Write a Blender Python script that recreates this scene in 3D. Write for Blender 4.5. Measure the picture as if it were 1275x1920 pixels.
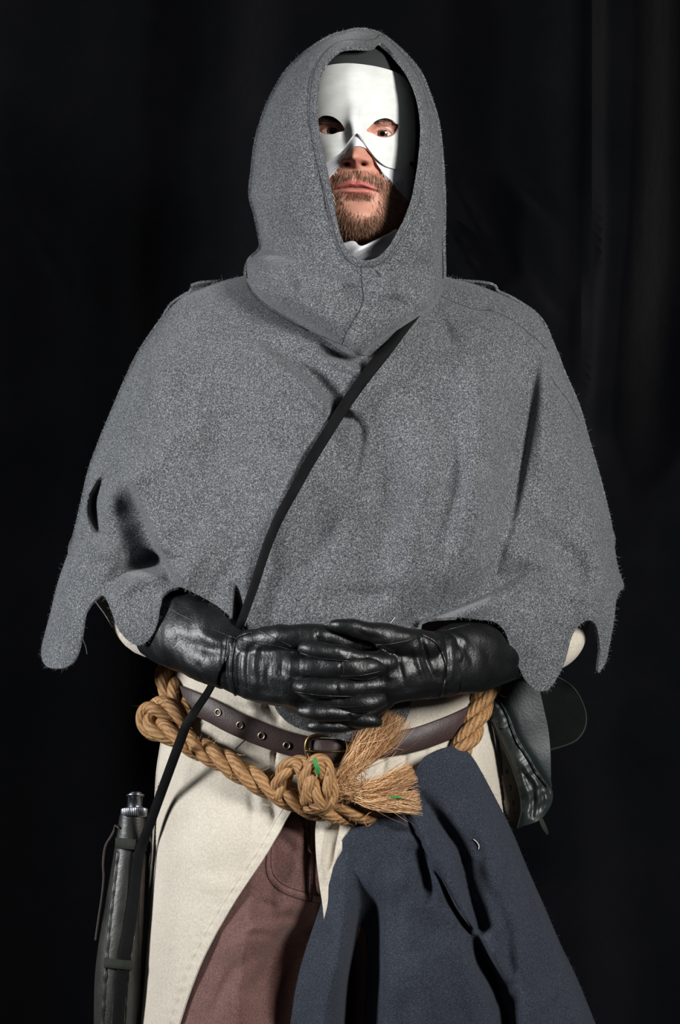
import bpy, math, random
import numpy as np
from mathutils import geometry, Vector
for o in list(bpy.data.objects): bpy.data.objects.remove(o)
rng = np.random.default_rng(7); random.seed(7)
SC = bpy.context.scene; COL = SC.collection

# ------------------------------------------------------------------ camera, world, lights, exposure
S = 1720.0; D = 3.0; FPX = S * D            # px per metre at the sitter, camera distance, focal length in px
cam = bpy.data.cameras.new('camera'); camo = bpy.data.objects.new('camera', cam); COL.objects.link(camo)
cam.sensor_fit = 'VERTICAL'; cam.sensor_height = 36; cam.lens = 36 * FPX / 1920
camo.location = (0, -D, 1.30); camo.rotation_euler = (math.pi / 2, 0, 0); SC.camera = camo
SC.view_settings.view_transform = 'Standard'; SC.view_settings.look = 'None'
SC.view_settings.gamma = 1; SC.view_settings.exposure = 0.05
SC.view_settings.use_curve_mapping = False
w = bpy.data.worlds.new('dark_studio'); SC.world = w; w.use_nodes = True
w.node_tree.nodes['Background'].inputs[0].default_value = (0.5, 0.55, 0.65, 1)
w.node_tree.nodes['Background'].inputs[1].default_value = 0.035
def softbox(name, loc, target, size, watts, col=(1, 1, 1), spread=180):
    l = bpy.data.lights.new(name, 'AREA'); l.shape = 'RECTANGLE'; l.size = size[0]; l.size_y = size[1]
    l.energy = watts; l.color = col; l.spread = math.radians(spread)
    o = bpy.data.objects.new(name, l); COL.objects.link(o); o.location = loc
    o.rotation_euler = (Vector(target) - Vector(loc)).to_track_quat('-Z', 'Y').to_euler(); return o
softbox('softbox_right', (1.42, -2.05, 1.95), (0.05, -0.1, 1.35), (0.5, 0.6), 25, (1, 0.985, 0.96), 100)
softbox('softbox_left', (-2.2, -0.8, 1.65), (0.0, -0.1, 1.2), (0.35, 0.6), 22, (0.97, 0.985, 1), 100)

# ------------------------------------------------------------------ helpers
def W(a):                                    # (across, down, towards camera) in sitter pixels -> metres
    a = np.asarray(a, float).reshape(-1, 3); Y = -a[:, 2] / S; t = (Y + D) / FPX
    return np.stack([(a[:, 0] - 637.5) * t, Y, 1.30 - (a[:, 1] - 960) * t], 1)
def spline(p, step=6.0, closed=False):       # Catmull-Rom through control points, any dimension
    p = np.asarray(p, float); n = len(p); out = []
    for i in range(n if closed else n - 1):
        if closed: a, b, c, d = p[(i-1) % n], p[i], p[(i+1) % n], p[(i+2) % n]
        else: a, b, c, d = p[max(i-1, 0)], p[i], p[i+1], p[min(i+2, n-1)]
        k = max(2, int(np.ceil(np.linalg.norm((c - b)[:3]) / step)))
        t = (np.arange(k) / k)[:, None]
        m0 = (c - a) / 2; m1 = (d - b) / 2
        out.append((2*t**3-3*t**2+1)*b + (t**3-2*t**2+t)*m0 + (-2*t**3+3*t**2)*c + (t**3-t**2)*m1)
    if not closed: out.append(p[-1:])
    return np.concatenate(out)
def curve1(*kv):                             # smooth 1D interpolation of (key, value) pairs
    k = np.array([a[0] for a in kv], float); v = np.array([a[1] for a in kv], float)
    m = np.gradient(v, k)
    def f(x):
        x = np.clip(x, k[0], k[-1]); i = np.clip(np.searchsorted(k, x, side='right') - 1, 0, len(k) - 2)
        h = k[i+1] - k[i]; t = (x - k[i]) / h
        return (2*t**3-3*t**2+1)*v[i] + (t**3-2*t**2+t)*h*m[i] + (-2*t**3+3*t**2)*v[i+1] + (t**3-t**2)*h*m[i+1]
    return f
def ell(s, p=2.0): return np.power(np.clip(1 - np.power(np.clip(np.abs(s), 0, 1), p), 0, 1), 1 / p)
def sst(a, b, x): t = np.clip((x - a) / (b - a), 0, 1); return t*t*(3 - 2*t)
def fold(X, Y, pts, amps, wl, wr, pw=2.0):   # ridge (+) or crease (-) along a line; wl/wr = widths left/right of it
    c = spline(np.column_stack([pts, amps]), 9); out = np.zeros_like(X); R = 3.2 * max(wl, wr)
    m = (X > c[:, 0].min() - R) & (X < c[:, 0].max() + R) & (Y > c[:, 1].min() - R) & (Y < c[:, 1].max() + R)
    x = X[m]; y = Y[m]; best = np.full(x.shape, 1e18); val = np.zeros_like(x)
    for a, b in zip(c[:-1], c[1:]):
        d = b[:2] - a[:2]; L = d @ d + 1e-9
        t = np.clip(((x - a[0]) * d[0] + (y - a[1]) * d[1]) / L, 0, 1)
        ex = x - a[0] - t * d[0]; ey = y - a[1] - t * d[1]; q = ex*ex + ey*ey
        sd = d[1] * ex - d[0] * ey                   # >0: right side when travelling down
        wd = np.where(sd > 0, wr, wl); v = (a[2] + t * (b[2] - a[2])) * np.exp(-np.power(np.sqrt(q) / wd, pw))
        k = q < best; best = np.where(k, q, best); val = np.where(k, v, val)
    out[m] = val; return out
def folds(X, Y, L):
    h = np.zeros_like(X)
    for f in L: h += fold(X, Y, *f)
    return h
def bump(X, Y, cx, cy, rx, ry, a): return a * np.exp(-((X - cx) / rx)**2 - ((Y - cy) / ry)**2)
_ph = rng.uniform(0, 6.28, (64, 3)); _dr = rng.normal(0, 1, (64, 2))
def wob(X, Y, scale, seed=0, n=10):          # smooth pseudo-random undulation, about -1..1
    v = np.zeros_like(X)
    for i in range(n):
        j = (i + seed * 7) % 64; v += np.sin((X * _dr[j, 0] + Y * _dr[j, 1]) / scale + _ph[j, 0])
    return v / math.sqrt(n) / 1.2
def inside(px, py, poly):
    r = np.zeros(px.shape, bool); x1, y1 = poly[:, 0], poly[:, 1]; x2, y2 = np.roll(x1, -1), np.roll(y1, -1)
    for a, b, c, d in zip(x1, y1, x2, y2):
        if b == d: continue
        r ^= ((b > py) != (d > py)) & (px < (c - a) * (py - b) / (d - b) + a)
    return r
def edge_dist(px, py, poly, R=1e9):
    q = np.full(px.shape, R * R)
    for a, b in zip(poly, np.roll(poly, -1, 0)):
        m = (px > min(a[0], b[0]) - R) & (px < max(a[0], b[0]) + R) & (py > min(a[1], b[1]) - R) & (py < max(a[1], b[1]) + R)
        if not m.any(): continue
        x = px[m]; y = py[m]; d = b - a; t = np.clip(((x-a[0])*d[0] + (y-a[1])*d[1]) / (d @ d + 1e-9), 0, 1)
        q[m] = np.minimum(q[m], (x-a[0]-t*d[0])**2 + (y-a[1]-t*d[1])**2)
    return np.sqrt(q)
def tri2d(polys, step):                       # polys[0] outline, the others holes; dense points
    o = polys[0]; lo = o.min(0); hi = o.max(0)
    gx, gy = np.meshgrid(np.arange(lo[0], hi[0], step), np.arange(lo[1], hi[1], step * .87))
    gx[1::2] += step / 2
    gx = gx.ravel() + rng.uniform(-.06, .06, gx.size) * step; gy = gy.ravel() + rng.uniform(-.06, .06, gy.size) * step
    k = inside(gx, gy, o)
    for hpoly in polys[1:]: k &= ~inside(gx, gy, hpoly)
    gx, gy = gx[k], gy[k]
    for q in polys:
        k = edge_dist(gx, gy, q, step * .6) >= step * .55; gx, gy = gx[k], gy[k]
    pts = []; edges = []
    for q in polys:
        n0 = len(pts); pts += [Vector(v) for v in q]; edges += [(n0 + i, n0 + (i + 1) % len(q)) for i in range(len(q))]
    pts += [Vector((a, b)) for a, b in zip(gx, gy)]
    r = geometry.delaunay_2d_cdt(pts, edges, [], 0, 1e-6, False)
    V = np.array([tuple(v) for v in r[0]]); F = np.array([f for f in r[2] if len(f) == 3])
    c = V[F].mean(1); k = inside(c[:, 0], c[:, 1], o)
    for hpoly in polys[1:]: k &= ~inside(c[:, 0], c[:, 1], hpoly)
    F = F[k]; e1 = V[F[:, 1]] - V[F[:, 0]]; e2 = V[F[:, 2]] - V[F[:, 0]]
    fl = e1[:, 0]*e2[:, 1] - e1[:, 1]*e2[:, 0] > 0      # y is down: make normals face the camera
    F[fl] = F[fl][:, ::-1]
    used = np.unique(F); mp = np.full(len(V), -1); mp[used] = np.arange(len(used))
    return V[used], mp[F]
def vnormals(V, F):
    n = np.zeros_like(V)
    fn = np.cross(V[F[:, 1]] - V[F[:, 0]], V[F[:, 2]] - V[F[:, 0]])
    for i in range(F.shape[1]): np.add.at(n, F[:, i], fn)
    return n / (np.linalg.norm(n, axis=1, keepdims=True) + 1e-12)
def solid(V, F, t):                           # give a sheet thickness, closed rim
    n = vnormals(V, F); n = np.where(n[:, 2:3] < 0, -n, n); B = V - n * t; N = len(V)
    e = np.concatenate([F[:, [0, 1]], F[:, [1, 2]], F[:, [2, 0]]]); key = np.sort(e, 1)
    u, idx, cnt = np.unique(key[:, 0].astype(np.int64) * N + key[:, 1], return_index=True, return_counts=True)
    b = e[idx[cnt == 1]]
    rim = np.concatenate([np.stack([b[:, 0], b[:, 0] + N, b[:, 1] + N], 1), np.stack([b[:, 0], b[:, 1] + N, b[:, 1]], 1)])
    return np.concatenate([V, B]), np.concatenate([F, F[:, ::-1] + N, rim])
def sheet(outline, hf, step, thick=4, holes=(), raw=False):
    polys = [spline(outline, step, True)] + [spline(h, step, True) for h in holes]
    V2, F = tri2d(polys, step)
    V = np.column_stack([V2, hf(V2[:, 0], V2[:, 1])])
    if raw or thick == 0: return V, F
    return solid(V, F, thick)
def bridge(a, b):                            # strip of cloth joining two edges point by point, bulging between them
    a = np.asarray(a, float); b = np.asarray(b, float); n = len(a); V = np.concatenate([a, (a + b) / 2, b]); i = np.arange(n - 1); F = []
    for r in (0, n): F += [np.stack([i + r, i + r + n, i + r + n + 1], 1), np.stack([i + r, i + r + n + 1, i + r + 1], 1)]
    F = np.concatenate(F); return V, F
def join(*vf):
    Vs = []; Fs = []; n = 0
    for V, F in vf:
        F = np.asarray(F)
        if F.shape[1] == 4: F = np.concatenate([F[:, :3], F[:, [0, 2, 3]]])
        Vs.append(V); Fs.append(F + n); n += len(V)
    return np.concatenate(Vs), np.concatenate(Fs)
def tube(path, ra, rb=None, n=14, step=6, caps=True, closed=False, ref=(0, 0, 1)):
    path = np.asarray(path, float); m = len(path)
    ra = np.full(m, ra, float) if np.isscalar(ra) else np.asarray(ra, float)
    rb = ra if rb is None else (np.full(m, rb, float) if np.isscalar(rb) else np.asarray(rb, float))
    c = spline(np.column_stack([path, ra, rb]), step, closed); p = c[:, :3]
    T = (np.roll(p, -1, 0) - np.roll(p, 1, 0)) if closed else np.gradient(p, axis=0)
    T /= np.linalg.norm(T, axis=1, keepdims=True) + 1e-9
    B = np.cross(T, np.array(ref, float)); B /= np.linalg.norm(B, axis=1, keepdims=True) + 1e-9; N = np.cross(B, T)
    A, Bb = c[:, 3].copy(), c[:, 4].copy()
    if caps and not closed:
        def ext(i, sg):
            ks = np.radians([30, 60, 82]); r = (A[i] + Bb[i]) / 2
            return [(p[i] + sg * T[i] * r * math.sin(k), A[i] * math.cos(k), Bb[i] * math.cos(k)) for k in ks]
        e0 = ext(0, -1)[::-1]; e1 = ext(-1, 1)
        p = np.concatenate([[q[0] for q in e0], p, [q[0] for q in e1]])
        A = np.concatenate([[q[1] for q in e0], A, [q[1] for q in e1]]); Bb = np.concatenate([[q[2] for q in e0], Bb, [q[2] for q in e1]])
        B = np.concatenate([np.repeat(B[:1], 3, 0), B, np.repeat(B[-1:], 3, 0)]); N = np.concatenate([np.repeat(N[:1], 3, 0), N, np.repeat(N[-1:], 3, 0)])
    th = np.linspace(0, 2 * math.pi, n, endpoint=False)
    V = (p[:, None] + (A[:, None] * np.cos(th))[..., None] * B[:, None] + (Bb[:, None] * np.sin(th))[..., None] * N[:, None]).reshape(-1, 3)
    k = len(p); F = []
    for i in range(k if closed else k - 1):
        a = i * n + np.arange(n); b = i * n + (np.arange(n) + 1) % n; o2 = ((i + 1) % k) * n
        F.append(np.stack([a, a - i*n + o2, b - i*n + o2, b], 1))
    F = np.concatenate(F); F = np.concatenate([F[:, :3], F[:, [0, 2, 3]]])
    if caps and not closed:
        V = np.concatenate([V, p[:1], p[-1:]]); q = np.arange(n)
        F = np.concatenate([F, np.stack([q, (q + 1) % n, np.full(n, k*n)], 1), np.stack([(q + 1) % n + (k-1)*n, q + (k-1)*n, np.full(n, k*n+1)], 1)])
    return V, F
def ribbon(path, nrm, wd, th, step=6, closed=False):       # flat strap: path, outward normals, width, thickness
    path = np.asarray(path, float); nrm = np.asarray(nrm, float)
    wd = np.full(len(path), wd, float) if np.isscalar(wd) else np.asarray(wd, float)
    c = spline(np.column_stack([path, nrm, wd]), step, closed); p = c[:, :3]; N = c[:, 3:6] / (np.linalg.norm(c[:, 3:6], axis=1, keepdims=True) + 1e-9)
    T = (np.roll(p, -1, 0) - np.roll(p, 1, 0)) if closed else np.gradient(p, axis=0)
    T /= np.linalg.norm(T, axis=1, keepdims=True) + 1e-9
    B = np.cross(T, N); B /= np.linalg.norm(B, axis=1, keepdims=True) + 1e-9; N = np.cross(B, T)
    hw = c[:, 6] / 2
    prof = [(-1, -.5), (-1, .25), (-.93, .5), (0, .56), (.93, .5), (1, .25), (1, -.5)]; n = len(prof)
    V = np.stack([p + B * (hw * a)[:, None] + N * (th * b) for a, b in prof], 1).reshape(-1, 3); k = len(p); F = []
    for i in range(k if closed else k - 1):
        a = i * n + np.arange(n); b = i * n + (np.arange(n) + 1) % n; o2 = ((i + 1) % k) * n
        F.append(np.stack([a, a - i*n + o2, b - i*n + o2, b], 1))
    F = np.concatenate(F); F = np.concatenate([F[:, :3], F[:, [0, 2, 3]]])
    if not closed:
        q = np.arange(1, n - 1)
        F = np.concatenate([F, np.stack([np.zeros_like(q), q, q + 1], 1), np.stack([np.zeros_like(q), q + 1, q], 1) + (k-1)*n])
    return V, F
def strands(roots, tips_fn, rad, segs=4):                   # thin 3-sided hairs; tips_fn gives the points of each hair
    Vs = []; Fs = []; n0 = 0
    for i, r in enumerate(roots):
        p = np.asarray(tips_fn(i, r), float); k = len(p); rr = rad * np.linspace(1, .35, k)[:, None]
        T = np.gradient(p, axis=0); a = np.cross(T, [0.3, 0.2, 1]); a /= np.linalg.norm(a, axis=1, keepdims=True) + 1e-9
        b = np.cross(T, a); b /= np.linalg.norm(b, axis=1, keepdims=True) + 1e-9
        V = np.stack([p + a*rr, p + (-.5*a + .87*b)*rr, p + (-.5*a - .87*b)*rr], 1).reshape(-1, 3)
        j = np.arange(k - 1)[:, None] * 3; q = np.array([0, 1, 2]); q2 = np.array([1, 2, 0])
        f1 = np.stack([j + q, j + 3 + q, j + 3 + q2], -1).reshape(-1, 3); f2 = np.stack([j + q, j + 3 + q2, j + q2], -1).reshape(-1, 3)
        Vs.append(V); Fs.append(np.concatenate([f1, f2]) + n0); n0 += len(V)
    return np.concatenate(Vs), np.concatenate(Fs)
ORG = {}
def mk(name, VF, mat, parent=None, org=None, px=True, smooth=True, uv=None, **props):
    V, F = VF; V = W(V) if px else np.asarray(V, float)
    o3 = np.array(ORG[parent.name] if parent else (org if org is not None else (V.min(0) + V.max(0)) / 2))
    me = bpy.data.meshes.new(name); F = np.asarray(F); k = F.shape[1]
    me.vertices.add(len(V)); me.vertices.foreach_set('co', (V - o3).ravel())
    me.loops.add(F.size); me.loops.foreach_set('vertex_index', F.ravel().astype(np.int32))
    me.polygons.add(len(F)); me.polygons.foreach_set('loop_start', np.arange(0, F.size, k, dtype=np.int32))
    me.polygons.foreach_set('loop_total', np.full(len(F), k, np.int32))
    if smooth: me.polygons.foreach_set('use_smooth', np.ones(len(F), bool))
    me.update(); me.validate(); me.set_sharp_from_angle(angle=math.radians(62))
    for m in (mat if isinstance(mat, (list, tuple)) else [mat]): me.materials.append(m)
    if uv is not None:
        l = me.uv_layers.new(name='UVMap'); l.data.foreach_set('uv', uv[F.ravel()].astype(np.float32).ravel())
    o = bpy.data.objects.new(name, me); COL.objects.link(o)
    if parent: o.parent = parent
    else: o.location = o3
    ORG[o.name] = o3
    for a, b in props.items(): o[a] = b
    return o
def thing(name, loc, label, category, **props):
    o = bpy.data.objects.new(name, None); COL.objects.link(o); o.location = loc; o.empty_display_size = .05
    ORG[o.name] = np.array(loc, float); o['label'] = label; o['category'] = category
    for a, b in props.items(): o[a] = b
    return o
def remesh(VF, vox, smooth=2):                              # weld overlapping closed pieces into one continuous skin
    V, F = VF; me = bpy.data.meshes.new('tmp'); me.from_pydata(V.tolist(), [], F.tolist()); me.update()
    o = bpy.data.objects.new('tmp', me); COL.objects.link(o)
    m = o.modifiers.new('r', 'REMESH'); m.mode = 'VOXEL'; m.voxel_size = vox
    if smooth: s = o.modifiers.new('s', 'SMOOTH'); s.iterations = smooth; s.factor = .5
    dg = bpy.context.evaluated_depsgraph_get(); dg.update(); ev = o.evaluated_get(dg); m2 = bpy.data.meshes.new_from_object(ev)
    n = len(m2.vertices); co = np.zeros(n * 3); m2.vertices.foreach_get('co', co)
    Q = np.array([tuple(p.vertices) if len(p.vertices) == 4 else tuple(p.vertices) + (p.vertices[-1],) for p in m2.polygons])
    bpy.data.objects.remove(o); bpy.data.meshes.remove(me); bpy.data.meshes.remove(m2)
    return co.reshape(-1, 3), np.concatenate([Q[:, :3], Q[:, [0, 2, 3]]])
def unW(V):                                                # metres -> sitter pixels
    t = (V[:, 1] + D) / FPX
    return np.column_stack([V[:, 0] / t + 637.5, 960 - (V[:, 2] - 1.30) / t, -V[:, 1] * S])

# ------------------------------------------------------------------ materials
def srgb(*c): return tuple(((v/255)/12.92 if v/255 <= .04045 else ((v/255+.055)/1.055)**2.4) for v in c) + (1,)
class NT:
    def __init__(s, name):
        s.m = bpy.data.materials.new(name); s.m.use_nodes = True; s.t = s.m.node_tree; s.b = s.t.nodes['Principled BSDF']
        s.tc = s.t.nodes.new('ShaderNodeTexCoord')
    def n(s, ty, **kw):
        x = s.t.nodes.new('ShaderNode' + ty)
        for k, v in kw.items():
            if hasattr(x, k) and k not in ('inputs',): setattr(x, k, v)
        return x
    def link(s, a, b): s.t.links.new(a, b)
    def noise(s, scale, detail=3, rough=.5, co=None, stretch=None):
        x = s.n('TexNoise'); x.inputs['Scale'].default_value = scale; x.inputs['Detail'].default_value = detail; x.inputs['Roughness'].default_value = rough
        c = co or s.tc.outputs['Object']
        if stretch:
            mp = s.n('Mapping'); mp.inputs['Scale'].default_value = stretch; s.link(c, mp.inputs[0]); c = mp.outputs[0]
        s.link(c, x.inputs['Vector']); return x.outputs['Fac']
    def ramp(s, fac, stops):
        r = s.n('ValToRGB'); e = r.color_ramp.elements
        while len(e) < len(stops): e.new(.5)
        for q, (p, c) in zip(e, stops): q.position = p; q.color = c
        s.link(fac, r.inputs[0]); return r.outputs[0]
    def mix(s, fac, a, b, mode='MIX'):
        x = s.n('Mix'); x.data_type = 'RGBA'; x.blend_type = mode
        for sock, v in ((x.inputs[0], fac), (x.inputs[6], a), (x.inputs[7], b)):
            if hasattr(v, 'links') or hasattr(v, 'is_linked'): s.link(v, sock)
            else: sock.default_value = v
        return x.outputs[2]
    def bumps(s, items):
        prev = None
        for h, st, dist in items:
            b = s.n('Bump'); b.inputs['Strength'].default_value = st; b.inputs['Distance'].default_value = dist
            s.link(h, b.inputs['Height'])
            if prev: s.link(prev, b.inputs['Normal'])
            prev = b.outputs[0]
        s.link(prev, s.b.inputs['Normal'])
    def set(s, color=None, rough=.8, spec=.3, metal=0, sheen=0, sss=0):
        b = s.b
        if color is not None:
            if isinstance(color, tuple): b.inputs['Base Color'].default_value = color
            else: s.link(color, b.inputs['Base Color'])
        if isinstance(rough, (int, float)): b.inputs['Roughness'].default_value = rough
        else: s.link(rough, b.inputs['Roughness'])
        b.inputs['Specular IOR Level'].default_value = spec; b.inputs['Metallic'].default_value = metal
        b.inputs['Sheen Weight'].default_value = sheen; b.inputs['Sheen Roughness'].default_value = .5
        if sss: b.inputs['Subsurface Weight'].default_value = sss; b.inputs['Subsurface Radius'].default_value = (.6, .25, .12); b.inputs['Subsurface Scale'].default_value = .006
        return s.m
def wool(name, dark, mid, light, sc=620, sheen=.15):
    m = NT(name); f = m.noise(sc, 2, .7); f2 = m.noise(sc * 2.1, 1, .5); g = m.noise(28, 3, .6)
    c = m.ramp(f, [(.30, dark), (.5, mid), (.70, light)])
    c = m.mix(.45, c, m.ramp(f2, [(.32, dark), (.5, mid), (.68, light)]))
    c = m.mix(.35, c, m.ramp(g, [(.35, (.62, .63, .66, 1)), (.65, (1, 1, 1, 1))]), 'MULTIPLY')
    m.bumps([(g, .25, .004), (f, .5, .0012)]); return m.set(c, .95, .06, 0, sheen)
M = {}
M['grey_wool'] = wool('grey_heather_wool', srgb(29, 30, 33), srgb(72, 74, 77), srgb(164, 166, 168))
M['blue_wool'] = wool('navy_grey_wool', srgb(27, 30, 36), srgb(45, 49, 58), srgb(80, 85, 95), 800, .05)
m = NT('cream_flannel'); g = m.noise(14, 4, .6); f = m.noise(420, 2, .6)
c = m.mix(.5, m.ramp(g, [(.3, srgb(176, 167, 151)), (.7, srgb(199, 190, 175))]), m.ramp(f, [(.3, srgb(172, 164, 149)), (.7, srgb(208, 201, 189))]))
m.bumps([(g, .2, .006), (m.noise(160, 3, .6), .35, .0015), (f, .3, .0008)]); M['cream'] = m.set(c, .92, .15, 0, .15)
m = NT('brown_twill'); g = m.noise(18, 4, .6); wv = m.noise(700, 1, .5)
c = m.mix(.5, m.ramp(g, [(.3, srgb(86, 60, 58)), (.7, srgb(112, 82, 77))]), m.ramp(wv, [(.35, srgb(78, 54, 52)), (.65, srgb(124, 94, 88))]))
m.bumps([(g, .3, .006), (wv, .3, .0006)]); M['brown'] = m.set(c, .85, .2, 0, .1)
def leather(name, a, b, rough=.38, grain=420, spec=.5, gs=.2, ws=.1):
    m = NT(name); g = m.noise(22, 4, .6); v = m.n('TexVoronoi'); v.inputs['Scale'].default_value = grain; m.link(m.tc.outputs['Object'], v.inputs['Vector'])
    wr = m.noise(75, 4, .65, stretch=(1, 1, .6)); c = m.ramp(g, [(.35, a), (.7, b)])
    r = m.n('MapRange'); r.inputs[3].default_value = rough - .08; r.inputs[4].default_value = rough + .17; m.link(m.noise(40, 4, .7), r.inputs[0])
    m.bumps([(wr, ws, .004), (v.outputs['Distance'], gs, .0006)]); return m.set(c, r.outputs[0], spec)
M['glove'] = leather('black_glove_leather', srgb(9, 10, 11), srgb(17, 18, 20), .40, 420, .5, .25, .3)
M['belt'] = leather('brown_belt_leather', srgb(44, 31, 30), srgb(62, 45, 43), .48, 500, .4)
M['strap'] = leather('black_strap_leather', srgb(9, 9, 10), srgb(16, 17, 18), .7, 600, .1)
M['pouch'] = leather('green_black_leather', srgb(26, 33, 34), srgb(38, 46, 46), .45, 380)
M['pouch_worn'] = leather('worn_green_black_leather', srgb(28, 33, 33), srgb(46, 52, 50), .38, 130, .45, .45, .25)
M['suede_dark'] = leather('dark_suede', srgb(10, 11, 12), srgb(16, 17, 18), .9, 300, .1)
M['suede_back'] = leather('brown_grey_leather_back', srgb(58, 52, 48), srgb(78, 71, 66), .85, 300, .15)
M['flask'] = leather('olive_grey_leather', srgb(24, 25, 23), srgb(46, 45, 41), .4, 300, .5)
M['flask_brown'] = leather('brown_leather_side', srgb(40, 34, 30), srgb(60, 51, 45), .6, 300, .3)
M['suede_olive'] = leather('olive_suede', srgb(40, 43, 38), srgb(56, 59, 52), .9, 700, .1)
m = NT('dark_metal'); M['metal'] = m.set(srgb(120, 122, 128), .33, .5, 1)
m = NT('aged_brass'); M['brass'] = m.set(m.ramp(m.noise(120), [(.3, srgb(86, 70, 46)), (.7, srgb(140, 118, 84))]), .38, .5, 1)
m = NT('eyelet_metal'); M['eyelet'] = m.set(srgb(150, 138, 116), .4, .5, 1)
m = NT('white_mask_leather'); sk = m.noise(60, 4, .6, stretch=(1, 1, 3))
m.bumps([(sk, .12, .002), (m.noise(500, 2), .12, .0004)]); M['mask'] = m.set(m.ramp(sk, [(.3, srgb(214, 217, 212)), (.7, srgb(226, 228, 224))]), .55, .25)
m = NT('white_cotton'); m.bumps([(m.noise(900, 1), .25, .0004), (m.noise(60, 3), .2, .002)]); M['cotton'] = m.set(srgb(222, 222, 228), .9, .2)
m = NT('dark_grey_cap_cloth'); m.bumps([(m.noise(500, 2), .3, .0006)]); M['cap'] = m.set(srgb(58, 60, 60), .9, .15)
m = NT('black_thread'); M['thread'] = m.set(srgb(24, 25, 28), .8, .2)
m = NT('grey_thread'); M['grey_thread'] = m.set(srgb(62, 64, 68), .9, .1)
m = NT('grey_wool_fuzz'); M['grey_fuzz'] = m.set(srgb(112, 114, 117), .9, .1)
m = NT('brown_thread'); M['brown_thread'] = m.set(srgb(74, 52, 50), .85, .2)
m = NT('pale_thread'); M['pale_thread'] = m.set(srgb(225, 222, 218), .8, .2)
m = NT('cream_thread'); M['cream_thread'] = m.set(srgb(196, 187, 168), .9, .1)
m = NT('black_velvet'); g = m.noise(5, 5, .65)
m.bumps([(m.noise(9, 5, .6), .3, .01), (m.noise(400, 2), .3, .0008)])
M['velvet'] = m.set(m.ramp(g, [(.3, srgb(2, 3, 5)), (.72, srgb(9, 9, 12))]), .95, .02, 0, .10)
m = NT('dark_studio_floor'); M['floor'] = m.set(m.ramp(m.noise(6), [(.3, srgb(22, 22, 24)), (.7, srgb(32, 32, 34))]), .7)
m = NT('dark_studio_wall'); M['wall'] = m.set(srgb(18, 18, 20), .9)
# skin: colour attribute carries the lips, stubble, flush, and painted shade in nostrils and mouth line
m = NT('skin'); a = m.n('Attribute'); a.attribute_name = 'tone'; sk = m.noise(90, 4, .6)
c = m.mix(.35, a.outputs['Color'], m.ramp(sk, [(.3, (.80, .74, .72, 1)), (.7, (1, 1, 1, 1))]), 'MULTIPLY')
m.bumps([(m.noise(650, 3), .22, .0006)]); M['skin'] = m.set(c, .56, .35, 0, 0, .12)
m = NT('beard_hair'); ge = m.n('NewGeometry'); M['beard'] = m.set(m.ramp(ge.outputs['Random Per Island'], [(0, srgb(48, 34, 27)), (.5, srgb(96, 66, 50)), (1, srgb(206, 164, 134))]), .42, .5)
m = NT('brow_hair'); M['brow'] = m.set(srgb(44, 30, 26), .5, .4)
m = NT('rope_fibre'); mp = m.n('Mapping'); m.link(m.tc.outputs['UV'], mp.inputs[0]); mp.inputs['Scale'].default_value = (1, 1, 1)
wv = m.n('TexWave'); wv.bands_direction = 'DIAGONAL'; wv.inputs['Scale'].default_value = 1.0; wv.inputs['Distortion'].default_value = 1.3; wv.inputs['Detail'].default_value = 2; wv.inputs['Detail Scale'].default_value = 3
m.link(mp.outputs[0], wv.inputs['Vector']); fb = m.noise(3, 4, .7, co=m.tc.outputs['UV'], stretch=(1.2, 2.6, 1)); g = m.noise(60, 3)
c = m.mix(.5, m.ramp(wv.outputs['Fac'], [(.05, srgb(80, 48, 22)), (.45, srgb(170, 124, 76))]), m.ramp(fb, [(.3, srgb(112, 72, 38)), (.7, srgb(214, 174, 124))]))
c = m.mix(.4, c, m.ramp(g, [(.3, (.6, .5, .42, 1)), (.6, (1, 1, 1, 1))]), 'MULTIPLY')
m.bumps([(wv.outputs['Fac'], .5, .0018), (fb, .6, .0012)]); M['rope'] = m.set(c, .62, .35)
m = NT('frayed_fibre'); ge = m.n('NewGeometry'); M['fray'] = m.set(m.ramp(ge.outputs['Random Per Island'], [(.0, srgb(104, 64, 34)), (.5, srgb(172, 124, 80)), (1, srgb(226, 190, 146))]), .5, .4)
m = NT('green_yarn'); M['green'] = m.set(srgb(44, 128, 62), .6)
m = NT('eyeball'); gm = m.n('VectorMath', operation='DOT_PRODUCT'); nm = m.n('VectorMath', operation='NORMALIZE'); m.link(m.tc.outputs['Object'], nm.inputs[0]); m.link(nm.outputs[0], gm.inputs[0]); gm.inputs[1].default_value = (0, -1, 0)
c = m.ramp(gm.outputs['Value'], [(.80, srgb(206, 188, 180)), (.900, srgb(204, 192, 186)), (.912, srgb(34, 28, 26)), (.972, srgb(92, 74, 62)), (.980, srgb(5, 5, 5))])
M['eye'] = m.set(c, .06, .6)

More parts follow.
